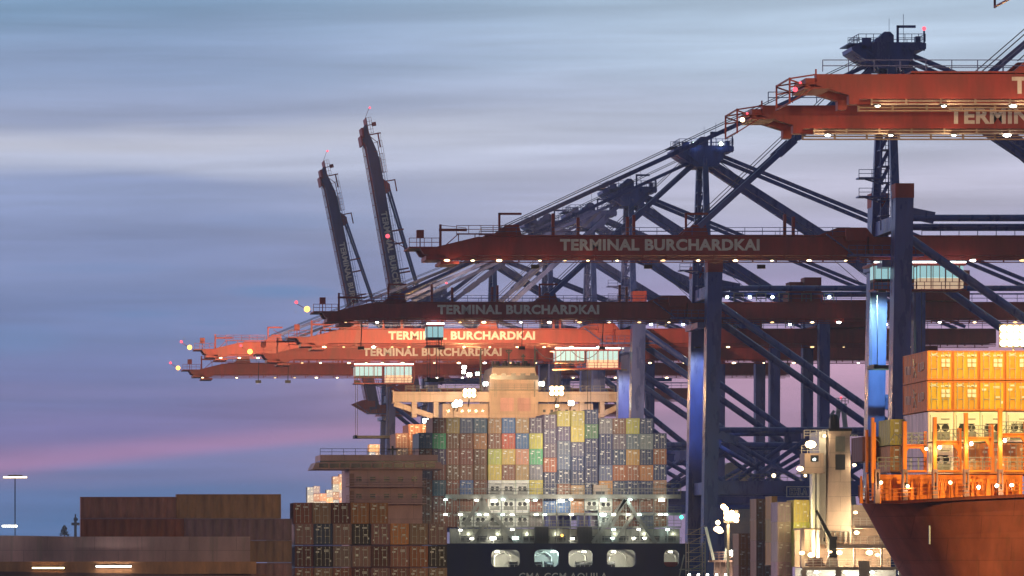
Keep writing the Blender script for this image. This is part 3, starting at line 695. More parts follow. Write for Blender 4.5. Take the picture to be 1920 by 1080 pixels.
# mooring deck rooms
rm = MB(); rm.box(Lx+.5, Rx-.5, HY+7.5, HY+7.6, zo0-1, zo1+.6); rm.box(Lx+.5, Rx-.5, HY+.7, HY+7.5, zo0-.9, zo0-.7)
for o in ops:
    x = (hx(o[0])+hx(o[1]))/2; rm.box(x-2.9, x-2.7, HY+3, HY+7.4, zo0-.7, zo1); rm.path([(x-1.5, HY+5, zo0-.5), (x-1.5, HY+5, zo0+2), (x+.2, HY+5, zo0+2.8), (x+1.5, HY+5, zo0+2.0), (x+1.5, HY+5, zo0-.5)], .12)
    rm.rail([(x-2.4, HY+1.3, zo0-.7), (x+2.6, HY+1.3, zo0-.7)], 1.2, .9, .03)
rm.build('mooring_deck', 'white_paint', ship)
for i, o in enumerate(ops):
    x0, x1 = hx(o[0]), hx(o[1]); xm = (x0+x1)/2
    m = MB()
    for dx in ((1.7,), (-1.2, .8), (.2, 1.6), (-1.6,), ())[i]:
        m.tube((xm+dx-.7, HY+3, zo0+.3), (xm+dx+.7, HY+3, zo0+.3), .62, 12); m.tube((xm+dx-.78, HY+3, zo0+.3), (xm+dx-.7, HY+3, zo0+.3), .8, 12); m.tube((xm+dx+.7, HY+3, zo0+.3), (xm+dx+.78, HY+3, zo0+.3), .8, 12); m.box(xm+dx-.3, xm+dx+.3, HY+2.6, HY+3.5, zo0-.7, zo0+.1)
    if m.v: m.build('mooring_winch', 'dark_steel', ship)
    if i == 4:
        m = MB(); m.box(x0+.1, x1-.1, HY+.7, HY+1.6, zo0, zo0+.9); m.build('red_locker', 'crane_red', ship)
    lx_ = xm+(-1.4, 1.4, .8, -1.2, 0)[i]
    m = MB(); m.box(lx_-.35, lx_+.35, HY+1.2, HY+1.5, zo1-.45, zo1-.25); m.build('deck_lamp', 'lamp_white' if i != 1 else 'lamp_cool', ship)
    light('POINT', (lx_, HY+1.8, zo1-.8), (1000, 800, 700, 800, 260)[i], (1, .96, .72) if i != 1 else (.7, 1, .95), ship, size=.25)

# containers on the stern bay
cols = [785+25.7*i for i in range(5)]+[915+25.75*i for i in range(4)]+[1018.5+26*i for i in range(4)]+[1123+25.4*i for i in range(5)]
B, Tn, SB, DB, PG, Y_, MG, RO, O_, PE, GR, DG, W_, BL, RB = 'brown', 'tan', 'slate blue', 'dark blue', 'purple grey', 'yellow', 'mint green', 'red orange', 'orange', 'peach', 'grey', 'dark green', 'white', 'blue', 'rust brown'
grid = [  # top y of the column, list of colours from the top
 (811, [SB, B, PG, B, B, B]), (783, [B, MG, PG, B, SB, B, B]), (783, [Tn, B, B, B, B, B, B]), (783, [SB, B, B, B, BL, B, W_]), (783, [SB, Tn, B, B, B, B, W_]),
 (783, [Tn, B, Y_, Y_, W_, W_, W_]), (783, [BL, RO, Y_, B, W_, W_, W_]), (783, [Tn, BL, PE, Tn, W_, W_, W_]), (783, [PG, Y_, MG, GR, Y_, B, GR]),
 (777, [PG, PG, PG, RB, DB, DB, BL]), (770, [Y_, PG, SB, SB, DB, B, BL]), (770, [Y_, Y_, PG, DB, DB, PE, Tn]), (768, [DB, DG, DB, DB, DB, DB, W_]),
 (784, [GR, DB, DB, SB, O_, W_, W_]), (784, [B, PG, DB, RB, DB, B, B]), (784, [Y_, SB, O_, RB, DB, B, B]), (784, [DB, GR, DB, O_, DB, B, SB]), (812, [DB, RB, DB, PE, B, B])]
CG = 'containers on the stern bay of the blue hulled ship'
for i, (cx, (yt, cl)) in enumerate(zip(cols, grid)):
    blk3 = 9 <= i <= 12
    x = PX(cx, SY)+.03; z = PZ(yt, SY)
    for j, cn in enumerate(cl):
        h = (27 if blk3 else 29.3)/S-.03
        if i in (10, 11) and cn == Y_: h = 29.3/S-.03
        if z-h < ztop+.3: break
        z -= h+.03
        lab = f"{cn} container, {ORD[j]} from the top of the {ORD[i]} stern column counted from left"
        container(x, SY, z, 2.44, h, 12.2, cn, lab, CG, reefer=(cn == W_))
# bay ahead, seen above and beside
FY = 1012.
fw = [(742, 812, [B, PG, B]), (766, 795, [RB, B, B]), (790, 795, [RB, B, B])]
for i, (cx, yt, cl) in enumerate(fw):
    z = PZ(yt, FY)
    for j, cn in enumerate(cl):
        z -= 2.93
        container(PX(cx, FY), FY, z, 2.44, 2.9, 12.2, cn, f"{cn} container left of the stern stack, {ORD[j]} from top, {ORD[i]} column of its bay", 'containers on the bay ahead of the stern bay')

# lashing bridge at the stern
LY = 941.2
def lx(px): return PX(px, LY)
def lz(py): return PZ(py, LY)
m = MB()
for y0, y1 in ((927, 935), (961.5, 966.5), (987, 989.5)): m.box(lx(835 if y0 < 960 else 858), lx(1277), LY, LY+1.2, lz(y1), lz(y0))
for px in range(862, 1278, 13):
    if px % 26 == 862 % 26: m.box(lx(px)-.09, lx(px)+.09, LY, LY+.2, ztop, lz(935))
    else: m.box(lx(px)-.05, lx(px)+.05, LY+.9, LY+1.0, ztop, lz(961))
for px in (835, 848): m.box(lx(px)-.06, lx(px)+.06, LY, LY+.2, lz(965), lz(930))
lb = m.build('lashing_bridge', 'galv', ship)
m = MB()
for z in (927, 961.5, 987, 1019): m.rail([(lx(858), LY-.05, lz(z)), (lx(1277), LY-.05, lz(z))], 1.1, 1.3, .035)
m.rail([(lx(835), LY+1.1, lz(927)), (lx(1277), LY+1.1, lz(927))], 2.0, 2.5, .04)
m.build('railing', 'galv', lb)
m = MB()
for (a, b) in (((884, 1018), (921, 966)), ((969, 1018), (925, 966)), ((1150, 1018), (1187, 966)), ((1230, 1018), (1192, 966)), ((870, 985), (903, 935)), ((918, 962), (903, 935)), ((1145, 990), (1173, 935)), ((1110, 1018), (1172, 937)), ((1192, 965), (1174, 937))):
    m = MB(); m.beam((lx(a[0]), LY-.12, lz(a[1])), (lx(b[0]), LY-.12, lz(b[1])), .5, .6); m.build('diagonal_strut', 'galv', lb)
m = MB(); m.prism([(lx(895), lz(962)), (lx(903), lz(930)), (lx(908), lz(930)), (lx(918), lz(962))], LY-.3, LY+.2)
m.build('gusset_plate', 'galv', lb)
for a, b in ((1003, 1028), (1083, 1110)): m = MB(); m.box(lx(a), lx(b), LY-.3, LY+1.4, ztop, lz(988)); [m.box(lx(a+k*6+2), lx(a+k*6+3), LY-.36, LY-.3, ztop+.2, lz(990)) for k in range(4)]; m.build('locker', 'dark_steel', lb)
m = MB(); m.box(lx(1113), lx(1140), LY+.2, LY+2, lz(935), lz(909)); m.cur = 1; m.box(lx(1117), lx(1134), LY+.12, LY+.19, lz(933), lz(921)); m.build('switch_room', ['cream', 'glass_dark'], ship)
m = MB(); m.box(lx(845), lx(1277), LY+1.6, LY+2.0, ztop, lz(991)); 
for k in range(14): x = lx(866+k*29.5); m.cur = 1; m.box(x, x+1.9, LY+1.5, LY+1.58, lz(1015), lz(1005))
m.build('hatch_coaming', ['galv', 'dark_steel'], ship)
lampspots = [(835, 937), (893, 938), (926, 939), (943, 937), (988, 939), (1003, 938), (1052, 939), (1070, 937), (1131, 938), (1240, 938), (1181, 937),
 (835, 965), (863, 965), (898, 965), (912, 965), (942, 965), (960, 965), (1005, 965), (1021, 965), (1071, 965), (1130, 965), (1150, 965), (1177, 965), (1198, 965), (1238, 965), (1248, 965),
 (863, 994), (960, 993), (1150, 993), (1197, 993), (1251, 993), (884, 1010), (924, 1009), (966, 1009), (1073, 1010), (1148, 1009), (1188, 1009), (1208, 1009)]
big = {(1131, 938), (1130, 965), (926, 939), (1052, 939), (924, 1009), (966, 1009), (1240, 938)}
for k, (px, py) in enumerate(lampspots):
    r = .42 if (px, py) in big else .24
    m = MB(); m.box(lx(px)-r*1.2, lx(px)+r*1.2, LY-.55, LY-.3, lz(py)-r*.5, lz(py)+r*.5)
    m.build('bridge_lamp', 'lamp_cool' if k % 5 in (0, 3) else 'lamp_white', lb)
    if k % 2 == 0: light('POINT', (lx(px), LY-.9, lz(py)-.4), 170 if (px, py) in big else 70, (1, .97, .74) if k % 5 else (.75, 1, .9), lb, size=.25)
for k, px in enumerate(range(880, 1270, 55)): light('POINT', (lx(px), LY+1.25, lz(1001)), 60, (.98, 1, .72), lb, size=.2)
m = MB(); m.ball((lx(1277), LY-.5, lz(970)), .33, 8); m.build('starboard_light', 'lamp_green', lb)
m = MB(); m.ball((lx(1053), LY-.6, lz(1004)), .25, 8); m.build('amber_light', 'lamp_yellow', lb)

# funnel house and wings
BY = 1085.
def bx(px): return PX(px, BY)
def bz(py): return PZ(py, BY)
m = MB()
m.prism([(bx(915), bz(800)), (bx(1006), bz(800)), (bx(1006), bz(716)), (bx(999), bz(690)), (bx(921), bz(690)), (bx(915), bz(716))], BY-3, BY+12)
m.box(bx(830), bx(1112), BY, BY+14, bz(830), bz(757))
fn = m.build('funnel_house', 'cream', ship)
m = MB(); m.box(bx(735), bx(1175), BY-1.5, BY+1.5, bz(754), bz(735)); m.box(bx(735), bx(737), BY-1.6, BY+1.6, bz(757), bz(732))
for s_, e_ in ((735, 812), (1175, 1120)):
    m.beam((bx(s_+(4 if s_ < 900 else -4)), BY, bz(757)), (bx(e_), BY, bz(781)), .9, 1.1)
for px in (776, 817, 855, 1090, 1128): m.box(bx(px)-.5, bx(px)+.5, BY-1, BY+1, bz(783), bz(754))
m.build('wing', 'cream', fn)
m = MB(); m.box(bx(916), bx(1005), BY-3.2, BY-3.02, bz(713), bz(705)); 
for k in range(5): m.cur = 0; x = bx(919+k*18); m.box(x-.05, x+1, BY-3.24, BY-3.02, bz(705), bz(701))
m.build('window_band', 'glass_dark', fn)
for k, (px, yy) in enumerate([(838+i*13, 768) for i in range(6)]+[(1018+i*14, 768) for i in range(6)]):
    m = MB(); m.box(bx(px), bx(px+5), BY-.08, BY-.01, bz(yy+5), bz(yy)); m.build('porthole', 'glass_dark', fn)
m = MB()
for px in (924, 928): m.beam((bx(px), BY-3.3, bz(745)), (bx(px), BY-3.3, bz(716)), .07)
for k in range(12): m.beam((bx(924), BY-3.3, bz(744-k*2.4)), (bx(928), BY-3.3, bz(744-k*2.4)), .06)
m.box(bx(912), bx(1009), BY-4.2, BY-3, bz(733), bz(731.5)); m.rail([(bx(912), BY-4.1, bz(731.5)), (bx(1009), BY-4.1, bz(731.5))], 1.1, 1.4, .04, 3)
m.tube((bx(999), BY-3.3, bz(745)), (bx(999), BY-3.3, bz(716)), .16, 8); m.build('ladder', 'galv', fn)
for px in (935, 967):
    m = MB(); m.box(bx(px), bx(px+25), BY-3.1, BY-3.02, bz(772), bz(747)); 
    for k in range(7): m.box(bx(px), bx(px+25), BY-3.2, BY-3.11, bz(770-k*3.4), bz(769-k*3.4))
    m.build('vent_louver', 'reddish' if False else 'deck_house', fn)
m = MB()
for k in range(12):
    x = bx(923+k*6.4); h_ = (12, 8, 13, 9, 14, 11, 12, 8, 13, 12, 14, 10)[k]
    m.tube((x, BY-1+(k % 3)*2, bz(692)), (x, BY-1+(k % 3)*2, bz(690-h_)), .28+.08*(k % 3), 8)
m.box(bx(921), bx(999), BY-3, BY+3, bz(690.5), bz(687))
m.build('exhaust_pipes', 'black', fn)
m = MB(); m.beam((bx(954), BY, bz(690)), (bx(954), BY, bz(655)), .3); m.beam((bx(948), BY, bz(657)), (bx(960), BY, bz(657)), .25); m.beam((bx(948), BY, bz(657)), (bx(954), BY, bz(664)), .2); m.beam((bx(960), BY, bz(657)), (bx(954), BY, bz(664)), .2)
m.beam((bx(981), BY, bz(690)), (bx(981), BY, bz(664)), .3); m.beam((bx(977), BY, bz(668)), (bx(985), BY, bz(668)), .3)
for px in (903, 1005):
    m.beam((bx(px), BY+2, bz(800)), (bx(px), BY+2, bz(645)), .35); m.beam((bx(px), BY+2, bz(658)), (bx(px+6), BY+2, bz(655)), .2); m.beam((bx(px), BY+2, bz(676)), (bx(px+5), BY+2, bz(674)), .2)
m.build('mast', 'black', fn)
m = MB(); m.rail([(bx(915), BY-3, bz(716)), (bx(1006), BY-3, bz(716))], 1.1, 1.2, .04); m.rail([(bx(760), BY-1.5, bz(735)), (bx(915), BY-1.5, bz(735))], 1.2, 1.5, .04); m.rail([(bx(1006), BY-1.5, bz(735)), (bx(1150), BY-1.5, bz(735))], 1.2, 1.5, .04)
m.build('railing', 'galv', fn)
for px, py, r, mt, e in ((877, 738, 1.35, 'flood_warm', 9000), (1040, 734, 1.5, 'flood_warm', 9000), (856, 757, .8, 'lamp_cool', 1500), (850, 760, .6, 'lamp_cool', 0), (1067, 757, .6, 'lamp_white', 900),
                     (907, 721, .5, 'lamp_cool', 0), (1012, 721, .55, 'lamp_cool', 0), (867, 690, .45, 'lamp_white', 0), (877, 704, .5, 'lamp_white', 0), (892, 702, .4, 'lamp_cool', 0), (866, 699, .4, 'lamp_cool', 0), (1041, 762, .35, 'flood_warm', 0), (795, 790, .6, 'lamp_cool', 900)):
    m = MB(); m.cur = 1; m.box(bx(px)-r, bx(px)+r, BY-3.2, BY-2.9, bz(py)-r*.7, bz(py)+r*.7); m.beam((bx(px), BY-2.9, bz(py)-r), (bx(px), BY-1, bz(py)-r*2), .2); m.cur = 0
    n = 3 if r > 1 else 2
    for i in range(n):
        for j in range(2): x = bx(px)-r+2*r*(i+.5)/n; z = bz(py)-r*.7+1.4*r*(j+.5)/2; m.tube((x, BY-3.5, z), (x, BY-3.2, z), r/n*.95, 10)
    m.build('floodlight', [mt, 'dark_steel'], fn)
    if mt == 'flood_warm' and r > 1: facing_lamp((bx(px), BY-4.2, bz(py)), 60000, (1, .48, .16), fn, 1.)
    if e: light('POINT', (bx(px), BY-4.8, bz(py)), e*.10, (1, .6, .28) if mt == 'flood_warm' else (.8, 1, .95), fn, size=.8)
# ------------------------------------------------------------------ orange decked ship at right
OY = 495.; OS = F/OY
os_ = thing('container_ship', (110, 490, 0), 'maroon hulled ship with floodlit orange deck fittings, nearest at right', 'ship')
GY = 488.
def ox(px, y=OY): return PX(px, y)
def oz(py, y=OY): return PZ(py, y)
rim = [(1609, 929), (1614, 933), (1628, 936), (1660, 937.5), (1700, 937), (1760, 934), (1830, 930), (1930, 926), (2100, 922), (2500, 922)]
m = MB()
N_ = 40; rp = []
def rimat(t):
    k = t*(len(rim)-1); i = min(int(k), len(rim)-2); f = k-i
    return rim[i][0]*(1-f)+rim[i+1][0]*f, rim[i][1]*(1-f)+rim[i+1][1]*f
levels = [(930, 0), (960, 1), (1000, 2), (1050, 3), (1110, 4), (1190, 5), (1290, 6)]
rings = []
for (pyl, li) in levels:
    ring = []
    for k in range(N_):
        t = k/(N_-1); px, py = rimat(t**1.3)
        d = max(0., (px-1609)/520.); y = GY+9*max(0, 1-d*3.0)**2+li*.7
        sh = max(0., 1-d*1.15)**1.2*(pyl-930)*.54
        ring.append(Vector((PX(px+sh, y), y, PZ(py+(pyl-930), GY))))
    rings.append(ring)
top = rings[0]
back = [Vector((260, 560, 0)), Vector((140, 640, 0)), Vector((112, 575, 0))]
for q0, q1 in zip(rings, rings[1:]):
    A = q0+[Vector((b.x, b.y, q0[-1].z)) for b in back]; Bq = q1+[Vector((b.x+1, b.y, q1[-1].z)) for b in back]
    n = len(A); m.add(A+Bq, [(i, n+i, n+(i+1) % n, (i+1) % n) for i in range(n)])
m.add([p-Vector((0, 0, .3)) for p in rings[0]]+[Vector((b.x, b.y, rings[0][-1].z-.3)) for b in back], [tuple(range(N_+3))])
hl_ = m.build('hull', 'hull_maroon', os_)
for p_ in hl_.data.polygons: p_.use_smooth = True
m = MB(); m.rail([p+Vector((.1, .3, 0)) for p in top[:-1:2]], 1.1, 1.3, .035, 3); m.build('bulwark_railing', 'deck_orange', os_)
m = MB(); add_text(m, '|', PX(1746, GY)-.1, PX(1750, GY), PZ(1040, GY), PZ(985, GY), GY-.0+.6, 0) if False else m.box(PX(1746, GY), PX(1748, GY), GY+.9, GY+1.2, PZ(1020, GY), PZ(985, GY))
m.build('draught_mark', 'decal', os_)
DK = oz(925)
def oc(px, py, ys, l, h, cn, label, **kw):
    return container(PX(px, ys), ys, PZ(py, ys), 2.44, h, l, cn, label, 'containers on the orange decked ship', **kw)
nm = ['leftmost', 'second from left', 'third from left', 'rightmost visible']
for j, (yb, tier) in enumerate(((713, 'top'), (770, 'second from top'))):
    for i in range(5):
        px = 1738.5+48.9*i
        amb = not (j == 1 and i in (2, 3, 4))
        nmx = nm[i] if i < 4 else 'cut off by the right edge'
        o = oc(px, yb, OY, 12.19, 2.83, 'amber', f"floodlit {'amber' if amb else 'plain amber'} container, {tier} tier, {nmx}, at right", var=(8, 9) if amb else (2, 7))
        o.color = (.75, .20, .03, 1)
        if i == 0:   # long side lettering, white and unreadable in the glare: a figure with a few strokes
            mm = MB(); X_ = -.015
            for (p, q) in (((5.2, 2.3), (5.9, 1.3)), ((5.9, 1.3), (5.2, .5)), ((5.9, 1.3), (6.6, .45)), ((5.9, 1.6), (6.7, 1.9)), ((5.0, 1.5), (5.9, 1.5)),
                           ((1.6, 1.7), (1.6, .9)), ((1.6, 1.7), (2.3, 1.7)), ((2.3, 1.7), (2.3, .9)), ((2.9, 1.7), (2.9, .9)), ((2.9, .9), (3.6, .9)), ((3.6, .9), (3.6, 1.7)), ((8.0, 1.8), (8.0, 1.0)), ((8.0, 1.0), (8.9, 1.0)), ((8.9, 1.0), (8.9, 1.8)), ((9.6, 1.8), (9.6, 1.0)), ((10.2, 1.8), (9.6, 1.8)), ((9.6, 1.0), (10.3, 1.2)), ((10.3, 1.2), (10.2, 1.8))):
                mm.beam((X_, 12.0-p[0], p[1]), (X_, 12.0-q[0], q[1]), .13, .03)
            d_ = mm.build('side_marking', 'decal'); d_.parent = o
for i in range(5):
    oc(1740+48.9*i, 829, OY, 12.19, 2.9, 'white', f"white refrigerated container below the amber ones, {nm[i] if i < 4 else 'cut off by right edge'}", reefer=True)
for i in range(5):
    oc(1740+48.9*i, 888, OY, 12.19, 2.9, 'white' if i < 1 else 'orange', f"{'white refrigerated' if i < 1 else 'orange'} container behind orange frames, lowest row, {nm[i] if i < 4 else 'cut off by right edge'}", reefer=i < 1)
LY2 = 507.
o1 = oc(1669, 834, LY2, 6.06, 2.5, 'yellow', 'yellow container atop the pair at the ship\'s left edge, right')
o2 = oc(1669, 884, LY2, 6.06, 2.5, 'orange', 'orange container under the yellow one at the ship\'s left edge')
o3 = oc(1716-47+47.5, 834, LY2, 6.06, 2.5, 'amber', 'amber container right of the yellow one, behind an orange post')
o4 = oc(1716.5, 884, LY2, 6.06, 2.5, 'amber', 'amber container right of the lower orange one, behind an orange post')
o5 = oc(1617, 865, LY2+6, 6.06, 2.45, 'dark red', 'dark red container overhanging the ship\'s left edge behind the orange posts', doors=False)
# lashing frames
PY = 491.
def qx(px): return PX(px, PY)
def qz(py): return PZ(py, PY)
m = MB()
for px, yt, w_ in ((1637, 783, 5), (1645, 791, 5), (1697, 790, 7), (1753.5, 782, 6.5), (1812, 774, 6.5), (1876, 765, 7), (1741, 808, 5), (1805, 802, 7), (1865, 795, 8), (1631, 805, 4), (1930, 790, 8)):
    m = MB(); yoff = 0 if px in (1753.5, 1812, 1876, 1637, 1697) else 1.4
    m.box(qx(px-w_/2), qx(px+w_/2), PY+yoff, PY+yoff+.5, qz(905 if yoff == 0 else 885), qz(yt)); m.build('cell_post', 'deck_orange', os_)
for px in (1645, 1697, 1753.5, 1812, 1876, 1930):
    m = MB(); a0 = qx(px-4.5); a1 = qx(px+4.5)
    m.box(a0, a0+.14, PY-.2, PY+.6, DK-1, qz(880)); m.box(a1-.14, a1, PY-.2, PY+.6, DK-1, qz(880)); m.box(a0+.14, a1-.14, PY-.2, PY+.6, qz(886), qz(880)); m.box(a0+.14, a1-.14, PY+.3, PY+.6, DK-1, qz(886)); m.box(a0+.14, a1-.14, PY-.2, PY+.6, DK-1, qz(918))
    m.build('post_foot', 'hull_brown', os_)
m = MB()
for a, b, y in ((1700, 1741, 833), (1757, 1803, 826), (1815, 1863, 819), (1880, 1930, 812)):
    m.box(qx(a), qx(b), PY+1.4, PY+1.9, qz(y+7), qz(y)); 
    for s_ in (a+1, b-1):
        sg_ = 1 if s_ == a+1 else -1
        m.prism([(qx(s_), qz(y+7)), (qx(s_+sg_*9), qz(y+7)), (qx(s_+sg_*2), qz(y+17)), (qx(s_), qz(y+17))], PY+1.45, PY+1.85)
    m.box(qx(a), qx(b), PY+1.2, PY+2.4, qz(884), qz(881)); m.box(qx(a-2), qx(b+2), PY+1.2, PY+2.4, qz(y+1), qz(y-.5))
m.box(qx(1697), qx(1932), PY+2.2, PY+2.38, qz(885), qz(883.6)); m.build('lashing_bridge', 'deck_orange', os_)
m = MB()
for a, b, y in ((1650, 1741, 833), (1700, 1741, 833), (1757, 1803, 826), (1815, 1863, 819), (1880, 1930, 812)):
    if a != 1650: m.rail([(qx(a), PY+1.2, qz(y)), (qx(b), PY+1.2, qz(y))], 1.1, .6, .03, 3)
    m.rail([(qx(a), PY+1.2, qz(881)), (qx(b), PY+1.2, qz(881))], 1.2, .8, .03, 3)
    for k in range(6):
        x = qx(a+4+k*(b-a-8)/5); m.beam((x, PY+1.1, qz(y-2)), (x+random.uniform(-1.2, 1.2), PY+2.6, qz(y-random.uniform(14, 24))), .05)
m.build('lashing_rods', 'galv', os_)
m = MB(); 
for k, px in enumerate(range(1622, 1930, 14)):   # deck fittings: stanchions, gates, ventilators
    w_ = random.choice((2.5, 4, 6, 3)); h_ = random.uniform(20, 38); yy = PY+random.uniform(.8, 3.5)
    m.prism([(qx(px-w_), DK-1), (qx(px+w_), DK-1), (qx(px+w_*.35), qz(925-h_)), (qx(px-w_*.5), qz(925-h_))], yy, yy+.4)
m.box(qx(1650), qx(1935), PY+4.2, PY+4.4, DK-1, qz(888))
for a, b in ((1760, 1776), (1820, 1845), (1885, 1905)): 
    m.box(qx(a), qx(b), PY+.7, PY+.9, qz(903), qz(898))
    for k in range(5): x = qx(a+(b-a)*k/4); m.box(x-.04, x+.04, PY+.7, PY+.9, qz(918), qz(898))
m.build('deck_fittings', 'deck_orange', os_)
for px, py, mt, e in ((1760, 839, 'lamp_white', 260), (1819, 832, 'lamp_white', 320), (1882, 826, 'lamp_white', 320), (1833, 914, 'lamp_white', 120), (1867, 911, 'lamp_white', 120), (1895, 910, 'lamp_white', 120), (1735, 842, 'lamp_warm', 60), (1700, 912, 'lamp_warm', 90), (1650, 905, 'lamp_warm', 90), (1780, 905, 'lamp_warm', 90)):
    m = MB(); m.cur = 0; m.ball((qx(px), PY-.5, qz(py)), .17, 8); m.cur = 1; m.box(qx(px)-.15, qx(px)+.15, PY-.35, PY-.1, qz(py)-.1, qz(py)+.25)
    m.build('deck_lamp', [mt, 'dark_steel'], os_)
    light('POINT', (qx(px), PY-.9, qz(py)-.2), e, (1, .75, .42), os_, size=.2)
# light mast with the great flood behind the amber stack
FYL = 530.
fm = thing('floodlight_mast', (PX(1900, FYL), FYL, 5), 'blazing orange white floodlight above the amber containers at the right edge', 'floodlight')
m = MB(); m.tube((PX(1900, FYL), FYL, 5), (PX(1900, FYL), FYL, PZ(640, FYL)), .18, 8, .1); m.build('pole', 'galv', fm)
m = MB(); cx = PX(1898, FYL); cz = PZ(630, FYL)
for i in range(4):
    for j in range(3): m.tube((cx-1.0+i*.67, FYL-.5, cz-.75+j*.75), (cx-1.0+i*.67, FYL-.3, cz-.75+j*.75), .34, 10)
m.cur = 1; m.box(cx-1.4, cx+1.4, FYL-.3, FYL-.1, cz-1.2, cz+1.2); m.build('lamp_bank', ['flood_warm', 'dark_steel'], fm)
light('POINT', (cx, FYL-1.6, cz), 5200, (1, .58, .22), fm, size=.8)
facing_lamp((cx, FYL-1.4, cz), 36000, (1, .50, .16), fm, 1.)

# ------------------------------------------------------------------ white feeder ship in the middle distance
MY = 740.
def mx(px, y=MY): return PX(px, y)
def mz(py, y=MY): return PZ(py, y)
fs = thing('feeder_ship', (mx(1590), MY, 0), 'cream white ship with tall funnel casing and floodlit decks behind the maroon bow', 'ship')
m = MB(); pl = [(116, MY-2), (142, MY-2), (142, MY+90), (129, MY+120), (121, MY+60)]
m.loft([(x, y, -1) for x, y in pl], [(x, y, 8.3) for x, y in pl])
m.box(mx(1500), mx(1720), MY-2, MY-1.6, 8.3, mz(1090))
m.box(mx(1500), mx(1720), MY-2, MY-1.6, mz(1069), mz(1063))
for a, b in ((1498, 1508), (1562, 1573), (1606, 1624), (1680, 1722)): m.box(mx(a), mx(b), MY-2, MY-1.6, mz(1090), mz(1069))
m.box(mx(1605), mx(1625), MY-2.2, MY-1.6, 8.3, mz(1052)); m.box(mx(1508), mx(1690), MY-1.6, MY+8, mz(1064), mz(1063.2))
m.build('hull', 'cream', fs)
m = MB()
m.loft([(mx(1564), MY+6, mz(1018)), (mx(1611), MY+6, mz(1018)), (mx(1611), MY+16, mz(1018)), (mx(1564), MY+16, mz(1018))],
       [(mx(1570), MY+6, mz(812)), (mx(1608), MY+6, mz(812)), (mx(1608), MY+16, mz(812)), (mx(1570), MY+16, mz(812))])
m.box(mx(1567), mx(1610), MY+5.9, MY+16.1, mz(812), mz(806)); casing = m.build('funnel_casing', 'cream', fs)
m = MB(); m.box(mx(1566), mx(1611), MY+5.7, MY+16.3, mz(806), mz(801)); m.tube((mx(1585), MY+9, mz(802)), (mx(1585), MY+9, mz(782)), .8, 14, .75); m.ball((mx(1585), MY+9, mz(782)), .75, 12)
m.build('funnel', 'black', casing)
m = MB(); m.box(mx(1580), mx(1598), MY+5.7, MY+5.9, mz(845), mz(816)); 
for k in range(7): m.box(mx(1580), mx(1598), MY+5.6, MY+5.7, mz(843-k*4), mz(841.5-k*4))
m.build('vent_grille', 'galv', casing)
m = MB(); m.box(mx(1580), mx(1598), MY+5.6, MY+5.85, mz(879), mz(850)); m.build('vent_opening', 'dark_steel', casing)
m = MB(); m.box(mx(1520), mx(1556), MY+5, MY+9, mz(884), mz(848)); m.box(mx(1514), mx(1558), MY+4.8, MY+9.2, mz(886), mz(883)); wing = m.build('bridge_wing', 'cream', fs)
m = MB(); m.box(mx(1531), mx(1546), MY+4.9, MY+4.98, mz(864), mz(852)); m.cur = 1; m.box(mx(1536), mx(1540), MY+4.8, MY+4.88, mz(862), mz(858)); m.build('wing_window', ['glass_dark', 'lamp_cool'], wing)
m = MB(); m.box(mx(1536), mx(1541), MY+5.5, MY+7, mz(1060), mz(886)); m.box(mx(1544), mx(1549), MY+5.5, MY+7, mz(1060), mz(886)); m.box(mx(1552), mx(1565), MY+7, MY+15, mz(1020), mz(806)); m.build('wing_column', 'white_paint', fs)
m = MB(); m.rail([(mx(1514), MY+5, mz(848)), (mx(1560), MY+5, mz(848))], 1.1, .8, .04, 3); m.rail([(mx(1520), MY+5.4, mz(820)), (mx(1566), MY+5.4, mz(820))], 1.2, .8, .04, 3); m.rail([(mx(1611), MY+6, mz(845)), (mx(1622), MY+6, mz(845))], 2.4, .5, .04, 4)
m.rail([(mx(1505), MY-1.8, mz(1063)), (mx(1690), MY-1.8, mz(1063))], 1.1, 1.2, .03, 3); m.rail([(mx(1565), MY+1, mz(1020)), (mx(1680), MY+1, mz(1020))], 1.1, 1, .03, 3)
m.rail([(mx(1610), MY+4, mz(985)), (mx(1660), MY+4, mz(985))], 1.1, 1, .03, 3); m.build('railing', 'white_paint', fs)
m = MB()
m.box(mx(1500), mx(1690), MY+4, MY+4.3, 8.3, mz(1065)); m.box(mx(1508), mx(1555), MY+8, MY+8.3, mz(1063), mz(990)); m.box(mx(1555), mx(1690), MY+8, MY+8.3, mz(1063), mz(945))
m.box(mx(1565), mx(1685), MY+1, MY+8, mz(1028), mz(1020)); m.box(mx(1611), mx(1670), MY+3, MY+8, mz(990), mz(985)); m.box(mx(1505), mx(1545), MY+2, MY+8, mz(993), mz(990))
m.box(mx(1500), mx(1506), MY-1, MY, mz(1063), mz(990))
for px in (1604, 1655): m.box(mx(px), mx(px+3), MY+1.2, MY+1.8, mz(1063), mz(1020))
m.build('deck_house', 'cream', fs)
m = MB()
for k in range(5): m.box(mx(1570+k*9), mx(1571.5+k*9), MY+5.5, MY+5.9, mz(1016), mz(995))
m.box(mx(1565), mx(1611), MY+5.4, MY+5.6, mz(996.5), mz(995)); m.build('ventilator', 'galv', casing)
m = MB(); m.tube((mx(1560), MY+0, mz(1063)), (mx(1560), MY, mz(1037)), .95, 14, .6); m.build('crane_pedestal', 'cream', fs)
m = MB(); m.box(mx(1553.5), mx(1567), MY-.6, MY+.8, mz(1037), mz(1006)); m.box(mx(1552), mx(1569), MY-.4, MY+.5, mz(1012), mz(1006)); m.beam((mx(1556), MY-.2, mz(1008)), (mx(1530), MY-.2, mz(957)), .55, .6, .3); m.tube((mx(1552), MY-.8, mz(1040)), (mx(1567), MY-.8, mz(1040)), .4, 10)
